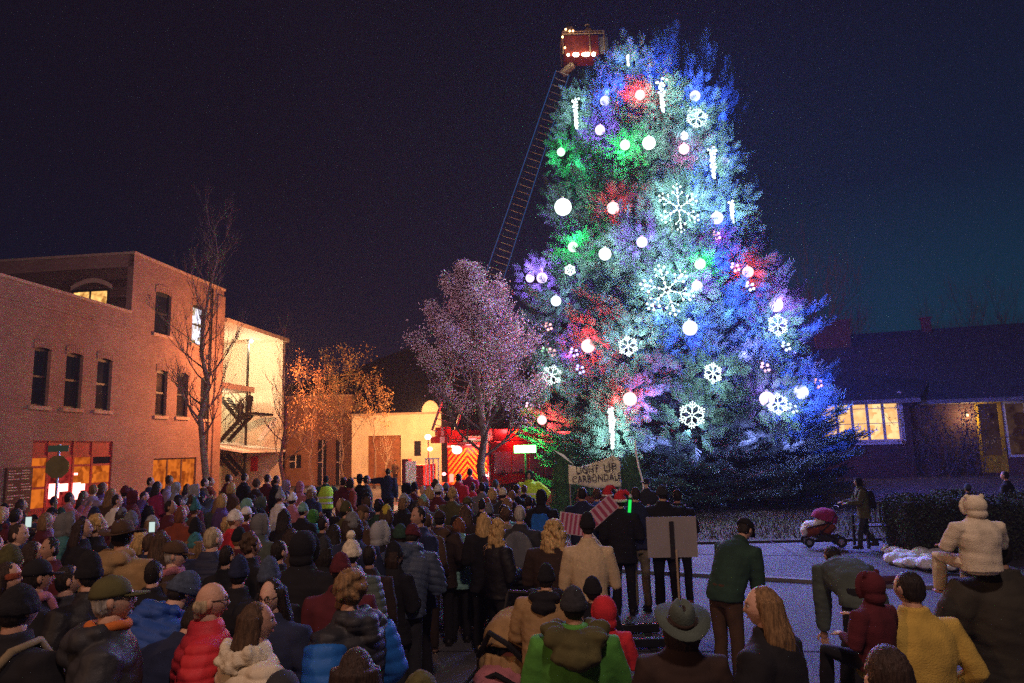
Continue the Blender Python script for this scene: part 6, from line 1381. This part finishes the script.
# placard seen from behind
p = flat_at(672, 538, 76); sgn = empty('placard', (p.x, p.y, 0), R(-3), label='blank grey placard on a wooden stick, seen from behind', cat='sign')
w = 48 / 76 / 2 + .01; zt, zb = flat_at(672, 517, 76).z, flat_at(672, 557, 76).z
b = MB(); b.box(-w, w, 0, .012, zb, zt); b.build('board', mat('grey_card', (.30, .27, .26), .9, .08, 4), sgn)
b = MB(); b.box(-.03, .03, -.02, -.002, zb - .02, zt - .06); b.build('backing_strip', mat('dark_tape', (.02, .018, .02), .8), sgn)
b = MB(); b.box(.03, .055, -.03, -.004, .12, zb + .1); b.build('stick', mat('pale_stick', (.45, .33, .2), .8), sgn); b = MB(); b.lathe([(.16, 0), (.15, .03), (.04, .05), (.03, .14)], (.04, -.015, 0), 16); b.build('base', mat('stand_base', (.28, .24, .22), .6), sgn)
# banner
q = [at_depth(u, v, 41) for u, v in ((569, 484), (621.5, 487), (622, 462), (616, 455), (604, 460), (590, 464.5), (580, 467), (570, 465))]
bn = empty('banner', (0, 0, 0), label='hand painted cream cloth banner held up beneath the spruce', cat='banner')
c0 = q[0]; b = MB(); bot_l, bot_r = q[0], q[1]; top = [q[7], q[6], q[5], q[4], q[3], q[2]]; N = 24; fr_, bk2 = [], []
tu = np.array([0, .2, .4, .66, .89, 1.0])
vs = []; fs = []
for i in range(N + 1):
    t = i / N; lo = bot_l.lerp(bot_r, t); hi = Vector([float(np.interp(t, tu, [pt[k] for pt in top])) for k in range(3)]); hi.x = lo.x + (hi.x - lo.x) * .0 + 0; hi = Vector((lo.x, lo.y, hi.z))
    for j in range(7):
        s_ = j / 6; pp = lo.lerp(hi, s_); pp.y += .045 * math.sin(t * 13 + s_ * 2) * (.3 + s_) + .03 * math.sin(s_ * 6 + t * 5); pp.z += (-.05 * math.sin(math.pi * t) + .02 * math.sin(t * 9)) * (1 - s_); vs.append(pp)
for i in range(N):
    for j in range(6): a = i * 7 + j; fs.append((a, a + 7, a + 8, a + 1))
b.add(vs, fs); cl = b.build('cloth', mat('cream_cloth', (.85, .76, .50), .95, .12, 3, .2, 8), bn, smooth=True); sm_ = cl.modifiers.new('t', 'SOLIDIFY'); sm_.thickness = .008
M_ink = mat('dark_paint', (.03, .025, .03), .8)
cx, cy, cz = (bot_l.x + bot_r.x) / 2, bot_l.y - .115, bot_l.z
for s_, dx, dz, size, sx in (('LIGHT', -.19, .335, .25, .80), ('UP', .36, .37, .27, 1.0), ('CARBONDALE', .03, .13, .235, .78)): text(s_, size, bn, (cx + dx, cy, cz + dz), (R(90), R(-3), R(-1)), M_ink, sx=sx)
rr = random.Random(4); b = MB()
for i in range(26): x, z = cx + rr.uniform(-.42, .5), cz + rr.uniform(.36, .56) + .08 * (i % 2); b.box(x - .012, x + .012, cy - .001, cy + .004, z - .012, z + .008)
b.build('paint_splash', M_ink, bn)
for x, z in ((bot_l.x + .03, q[7].z - .03), (bot_r.x - .03, q[3].z - .03)): b = MB(); b.tube([(x, bot_l.y + .12, 0), (x, bot_l.y + .12, z)], .016, 6); b.build('pole', mat('pole_wood', (.2, .14, .09), .8), bn)
# white pennant and curved white pole
a0, a1 = at_depth(552, 449, 41), at_depth(574, 465, 41); b = MB(); b.add([a0, a0.lerp(a1, .5) + Vector((.02, 0, -.02)), a1, a0.lerp(a1, .55) + Vector((0, 0, .075)), *(Vector(x) + Vector((0, .015, 0)) for x in (a0, a0.lerp(a1, .5) + Vector((.02, 0, -.02)), a1, a0.lerp(a1, .55) + Vector((0, 0, .075))))], [(0, 1, 2, 3), (7, 6, 5, 4), (0, 4, 5, 1), (1, 5, 6, 2), (2, 6, 7, 3), (3, 7, 4, 0)])
b.build('pennant', mat('white_nylon', (.75, .78, .8), .5, .03), label='narrow white pennant sloping down to the left corner of the banner', cat='flag')
pts = [at_depth(u, v, 40) for u, v in ((635, 440), (636, 452), (638.5, 466), (643, 482))]; pts.append(Vector((pts[-1].x + .05, pts[-1].y, .1))); b = MB(); b.tube(pts, .022, 6); b.build('curved_pole', M_white, smooth=True, label='thin curved white pole right of the banner', cat='pole')
# striped paper flags held up by the man in the beige sweater's neighbours
for (u, v, ry, lb, w_, h_) in ((573, 524, 10, 'pink and white striped flag left of the black knit hat', .17, .26), (600, 513, -38, 'pink and white striped flag raised right of the black knit hat', .24, .20)):
    p = at_depth(u, v, 80); e = empty('striped_flag', p, 0, label=lb, cat='flag', group='striped paper flags'); e.rotation_euler = (0, R(ry), R(6))
    n = 6
    b = MB(); b.box(-w_, w_, 0, .006, -h_ / 2, h_ / 2); b.build('cloth', mat('pale_pink_paper', (.55, .36, .42), .9, .05), e); b = MB()
    for i in range(n): x = -w_ + (i + .25) * 2 * w_ / n; b.box(x, x + w_ / n, -.004, -.001, -h_ / 2 + .01, h_ / 2 - .01)
    b.build('stripes', mat('dull_red_stripe', (.35, .06, .12), .9, .05), e); b = MB(); b.tube([(-w_, .0, h_ / 2), (-w_, .0, -h_ / 2 - .35)], .008, 5); b.build('stick', M_white, e)
# stop sign seen from behind with its street name blade
p = at_depth(58, 467, 46); ss = empty('street_sign', (p.x, p.y, 0), R(8), label='octagonal sign seen from behind with a street name blade above it', cat='sign')
b = MB(); b.tube([(0, 0, 0), (0, 0, at_depth(58, 449, 46).z + .1)], .03, 8); b.build('post', M_galv, ss); b = MB(); r_ = .255; ring = [(r_ * math.cos(a), r_ * math.sin(a)) for a in [math.pi / 8 + k * math.pi / 4 for k in range(8)]]
b.loft([[(x, -.034, p.z + z) for x, z in ring], [(x, -.028, p.z + z) for x, z in ring]]); b.build('octagon_plate', mat('sign_back_metal', (.22, .20, .09), .5, .2, 6, metal=.2), ss)
b = MB(); zt = at_depth(58, 448.5, 46).z; b.box(-.21, .21, -.04, -.03, zt - .07, zt + .07); b.build('name_blade', mat('green_sign_face', (.10, .22, .17), .4, .05), ss)
# phones held up in the crowd
M_scr = emit('phone_screen', (.8, 1.0, .95), .75)
for (u, v, ppm, lb) in ((28.5, 522, 98, 'lit phone held up near the left edge before the shopfront'), (152, 527, 98, 'bright phone held beside the face near the blond bob'), (99, 523, 84, 'small lit phone by the curly blond head')):
    p = at_depth(u, v, ppm); e = empty('phone', p, R(12), label=lb, cat='phone', group='phones held up in the crowd'); b = MB(); b.box(-.030, .030, 0, .009, -.055, .055); b.build('case', M_steel, e, bevel=.003); b = MB(); b.box(-.027, .027, -.002, -.0005, -.050, .050); b.build('screen', M_scr, e)
p = at_depth(629.5, 506, 68); b = MB(); b.tube([p + Vector((-.01, -.02, -.09)), p + Vector((.01, -.02, .09))], .022, 8); b.build('glow_stick', emit('green_glow', (.02, 1, .12), .9), smooth=True, label='green glow stick on the chest of the man right of the santa hats', cat='glow stick')

def stroller(loc, rz, canopy, fabric, blanket, label, scale=1.0, cover=None, wheels=.12):
    e = empty('stroller', loc, rz, label=label, cat='stroller'); e.scale = (scale,) * 3
    # pushed along +y; handle at -y
    b = MB()
    for sx in (-.24, .24):
        b.tube([(sx, -.42, 1.0), (sx, -.2, .62), (sx, .35, .14)], .014, 6); b.tube([(sx, .1, .42), (sx, -.38, .14)], .014, 6); b.tube([(sx, -.2, .62), (sx, .42, .48)], .014, 6)
    b.tube([(-.24, -.42, 1.0), (.24, -.42, 1.0)], .018, 6); b.tube([(-.24, -.38, .14), (.24, -.38, .14)], .012, 6); b.build('frame', M_steel, e)
    for sx in (-.27, .27):
        for y, r in ((-.38, wheels * 1.15), (.38, wheels)):
            b = MB(); b.loft([[(sx + z, y + rr * math.cos(a), .0 + r + rr * math.sin(a)) for a in np.linspace(0, 2 * math.pi, 19)[:-1]] for rr, z in ((r * .55, -.018), (r, -.02), (r, .02), (r * .55, .018))]); w_ = b.build('wheel', _mats['tyre_rubber'], e)
            b = MB(); b.tube([(sx - .02, y, r), (sx + .02, y, r)], r * .5, 10); b.build('rim', M_galv, w_)
    b = MB(); b.tube([(0, -.26, .58), (0, -.1, .44), (0, .2, .42), (0, .42, .34)], [.16, .19, .18, .13], 12); me = evalmods(b, .02, 4); me.materials.clear(); me.materials.append(fabric); o = bpy.data.objects.new('seat', me); col.objects.link(o); o.parent = e
    b = MB(); n = 9
    rings = []
    for k in range(7):
        a = R(-25 + k * 24); rings.append([(.25 * math.sin(t), -.12 + math.cos(a + R(95)) * .36 * math.sin(max(.12, t if t < math.pi / 2 else math.pi - t)) ** .3 * -1 * 1, .66 + math.sin(a + R(40)) * .30 * (.5 + .5 * abs(math.cos(t - math.pi / 2)))) for t in [-math.pi / 2 + math.pi * j / (n - 1) for j in range(n)]])
    b = MB(); b.ball((0, -.08, .70), (.26, .32, .26), 20); me = evalmods(b, .018, 2)
    bm = bmesh.new(); bm.from_mesh(me); bmesh.ops.delete(bm, geom=[v_ for v_ in bm.verts if v_.co.z < .66 + .35 * v_.co.y], context='VERTS'); bm.to_mesh(me); bm.free(); displace(me, lambda co: .012 * np.abs(np.sin(np.arctan2(co[:, 2] - .62, co[:, 1] + .08) * 5))); me.materials.clear(); me.materials.append(canopy)
    me.polygons.foreach_set('use_smooth', [True] * len(me.polygons)); o = bpy.data.objects.new('canopy', me); col.objects.link(o); o.parent = e; s_ = o.modifiers.new('t', 'SOLIDIFY'); s_.thickness = .012
    b = MB(); b.ball((0, .22, .53), (.20, .24, .10), 14); b.ball((.02, .42, .40), (.18, .10, .16), 12); b.ball((-.05, .05, .60), (.16, .15, .08), 12); me = evalmods(b, .016, 2); displace(me, lambda co: .022 * vnoise(co, 15, 9) + .012 * vnoise(co * np.array([1, 1, 3]), 26, 4)); me.materials.clear(); me.materials.append(blanket); o = bpy.data.objects.new('blanket', me); col.objects.link(o); o.parent = e
    b = MB(); b.box(-.2, .2, -.3, .15, .16, .30); b.build('basket', cm('charcoal', 'cloth'), e)
    return e
M_ = lambda c, k='cloth': cm(c, k)
p = at_depth(822, 530, 45); stroller((p.x, p.y, .1), R(78), M_('magenta'), M_('rust'), M_('white', 'fleece'), 'three wheeled looking stroller with pink hood and pale blanket on the path', 0.86)
# tan draped stroller close by, with straps
p = at_depth(514, 640, 118); st_ = stroller((p.x, p.y, 0), R(155), M_('tan'), M_('black'), M_('pink', 'fleece'), 'stroller with tan canopy, black straps and pink blanket before the person in tan parka', 1.12)
dc = MB()
for i in range(14):
    a = -1.7 + i * .26; dc.tube([(.27 * math.sin(a), -.08 + .33 * math.cos(a), .70), (.27 * math.sin(a) * 1.04, -.08 + .34 * math.cos(a), .60), (.27 * math.sin(a) * 1.05, -.08 + .35 * math.cos(a), .46 + .05 * math.sin(i * 2.2))], [.03, .035, .02], 6)
me = evalmods(dc, .016, 2); me.materials.clear(); me.materials.append(M_('tan', 'cloth')); o = bpy.data.objects.new('drape', me); col.objects.link(o); o.parent = st_
b = MB(); b.tube([(-.22, .2, .62), (-.1, .32, .80), (.05, .30, .86), (.2, .2, .66)], .022, 6); b.tube([(-.2, .3, .5), (-.05, .42, .62), (.16, .36, .52)], .02, 6); b.build('strap', M_('black'), st_)

# bench behind the stroller woman
p = at_depth(890, 530, 46); bh = empty('park_bench', (p.x + .25, 15.7, .1), R(186), label='dark slatted park bench between the walking woman and the hedge', cat='bench')
b = MB(); 
for i in range(5): b.box(-.9, .9, -.02 - i * .09, .05 - i * .09, .43, .46)
b.build('seat', mat('dark_bench_wood', (.045, .035, .03), .7), bh)
b = MB(); b.box(-.9, .9, .10, .13, .92, .97); b.box(-.9, .9, .08, .11, .52, .56)
for i in range(17): b.box(-.88 + i * .108, -.85 + i * .108, .095, .125, .56, .92)
b.build('backrest', mat('bench_metal', (.11, .10, .12), .4, metal=.3), bh)
for x in (-.85, .85): b = MB(); b.beam((x, .11, 0), (x, .12, .97), .05); b.build('leg', M_steel, bh); b = MB(); b.beam((x, -.42, 0), (x, -.40, .66), .05); b.build('leg', M_steel, bh); b = MB(); b.beam((x, -.44, .66), (x, .12, .66), .05, .03); b.build('armrest', M_steel, bh)
# a second figure sits far behind: low rails on the square
for (u0, u1, v, ppm, lb) in ((604, 652, 632, 76, 'farther of two dark steel rails lying across the paving'), (606, 658, 647, 82, 'nearer of two dark steel rails lying across the paving')):
    a, c = at_z(u0, v, .05), at_z(u1, v - 1, .05); b = MB(); b.box(a.x, c.x + .1, a.y, a.y + .09, .03, .13); b.box(a.x + .1, a.x + .2, a.y - .05, a.y + .14, 0, .029); b.box(c.x - .1, c.x, a.y - .05, a.y + .14, 0, .029); b.build('steel_rail', M_steel, bevel=.008, label=lb, cat='rail', group='steel rails on the paving')
a, c = at_depth(872, 581, 120), at_depth(912, 579, 120); rl = empty('handrail', (0, 0, 0), label='short dark handrail between the bent person and the mustard fleece man', cat='rail')
b = MB(); b.tube([a, c], .035, 8); b.build('bar', mat('dark_red_rail', (.06, .02, .03), .5), rl); 
for x in (a, c): b = MB(); b.tube([(x.x, x.y, 0), tuple(x)], .025, 8); b.build('post', _mats['dark_red_rail'], rl)
# heap of ploughed snow at the corner of the hedge
sn = MB(); rs = random.Random(12)
for i in range(46):
    t = rs.random(); u = 892 + 60 * t + rs.uniform(-6, 6); v = 553 + 14 * t + rs.uniform(-6, 7); p = at_z(u, v, .12); r = rs.uniform(.07, .17); sn.ball((p.x, p.y, .10 + rs.uniform(0, .10)), (r * 1.3, r * 1.1, r * .7), 8, 0, Matrix.Rotation(rs.uniform(0, 3), 3, 'Z'))
me = evalmods(sn, .022, 1); displace(me, lambda co: .018 * vnoise(co, 24, 2) + .01 * vnoise(co, 60, 4)); me.materials.clear(); me.materials.append(mat('old_snow', (.75, .78, .82), .6, .15, 9, .5, 30)); o = bpy.data.objects.new('snow_heap', me); col.objects.link(o); tag(o, 'lumpy heap of old snow at the edge of the path by the hedge', 'snow', kind='stuff')
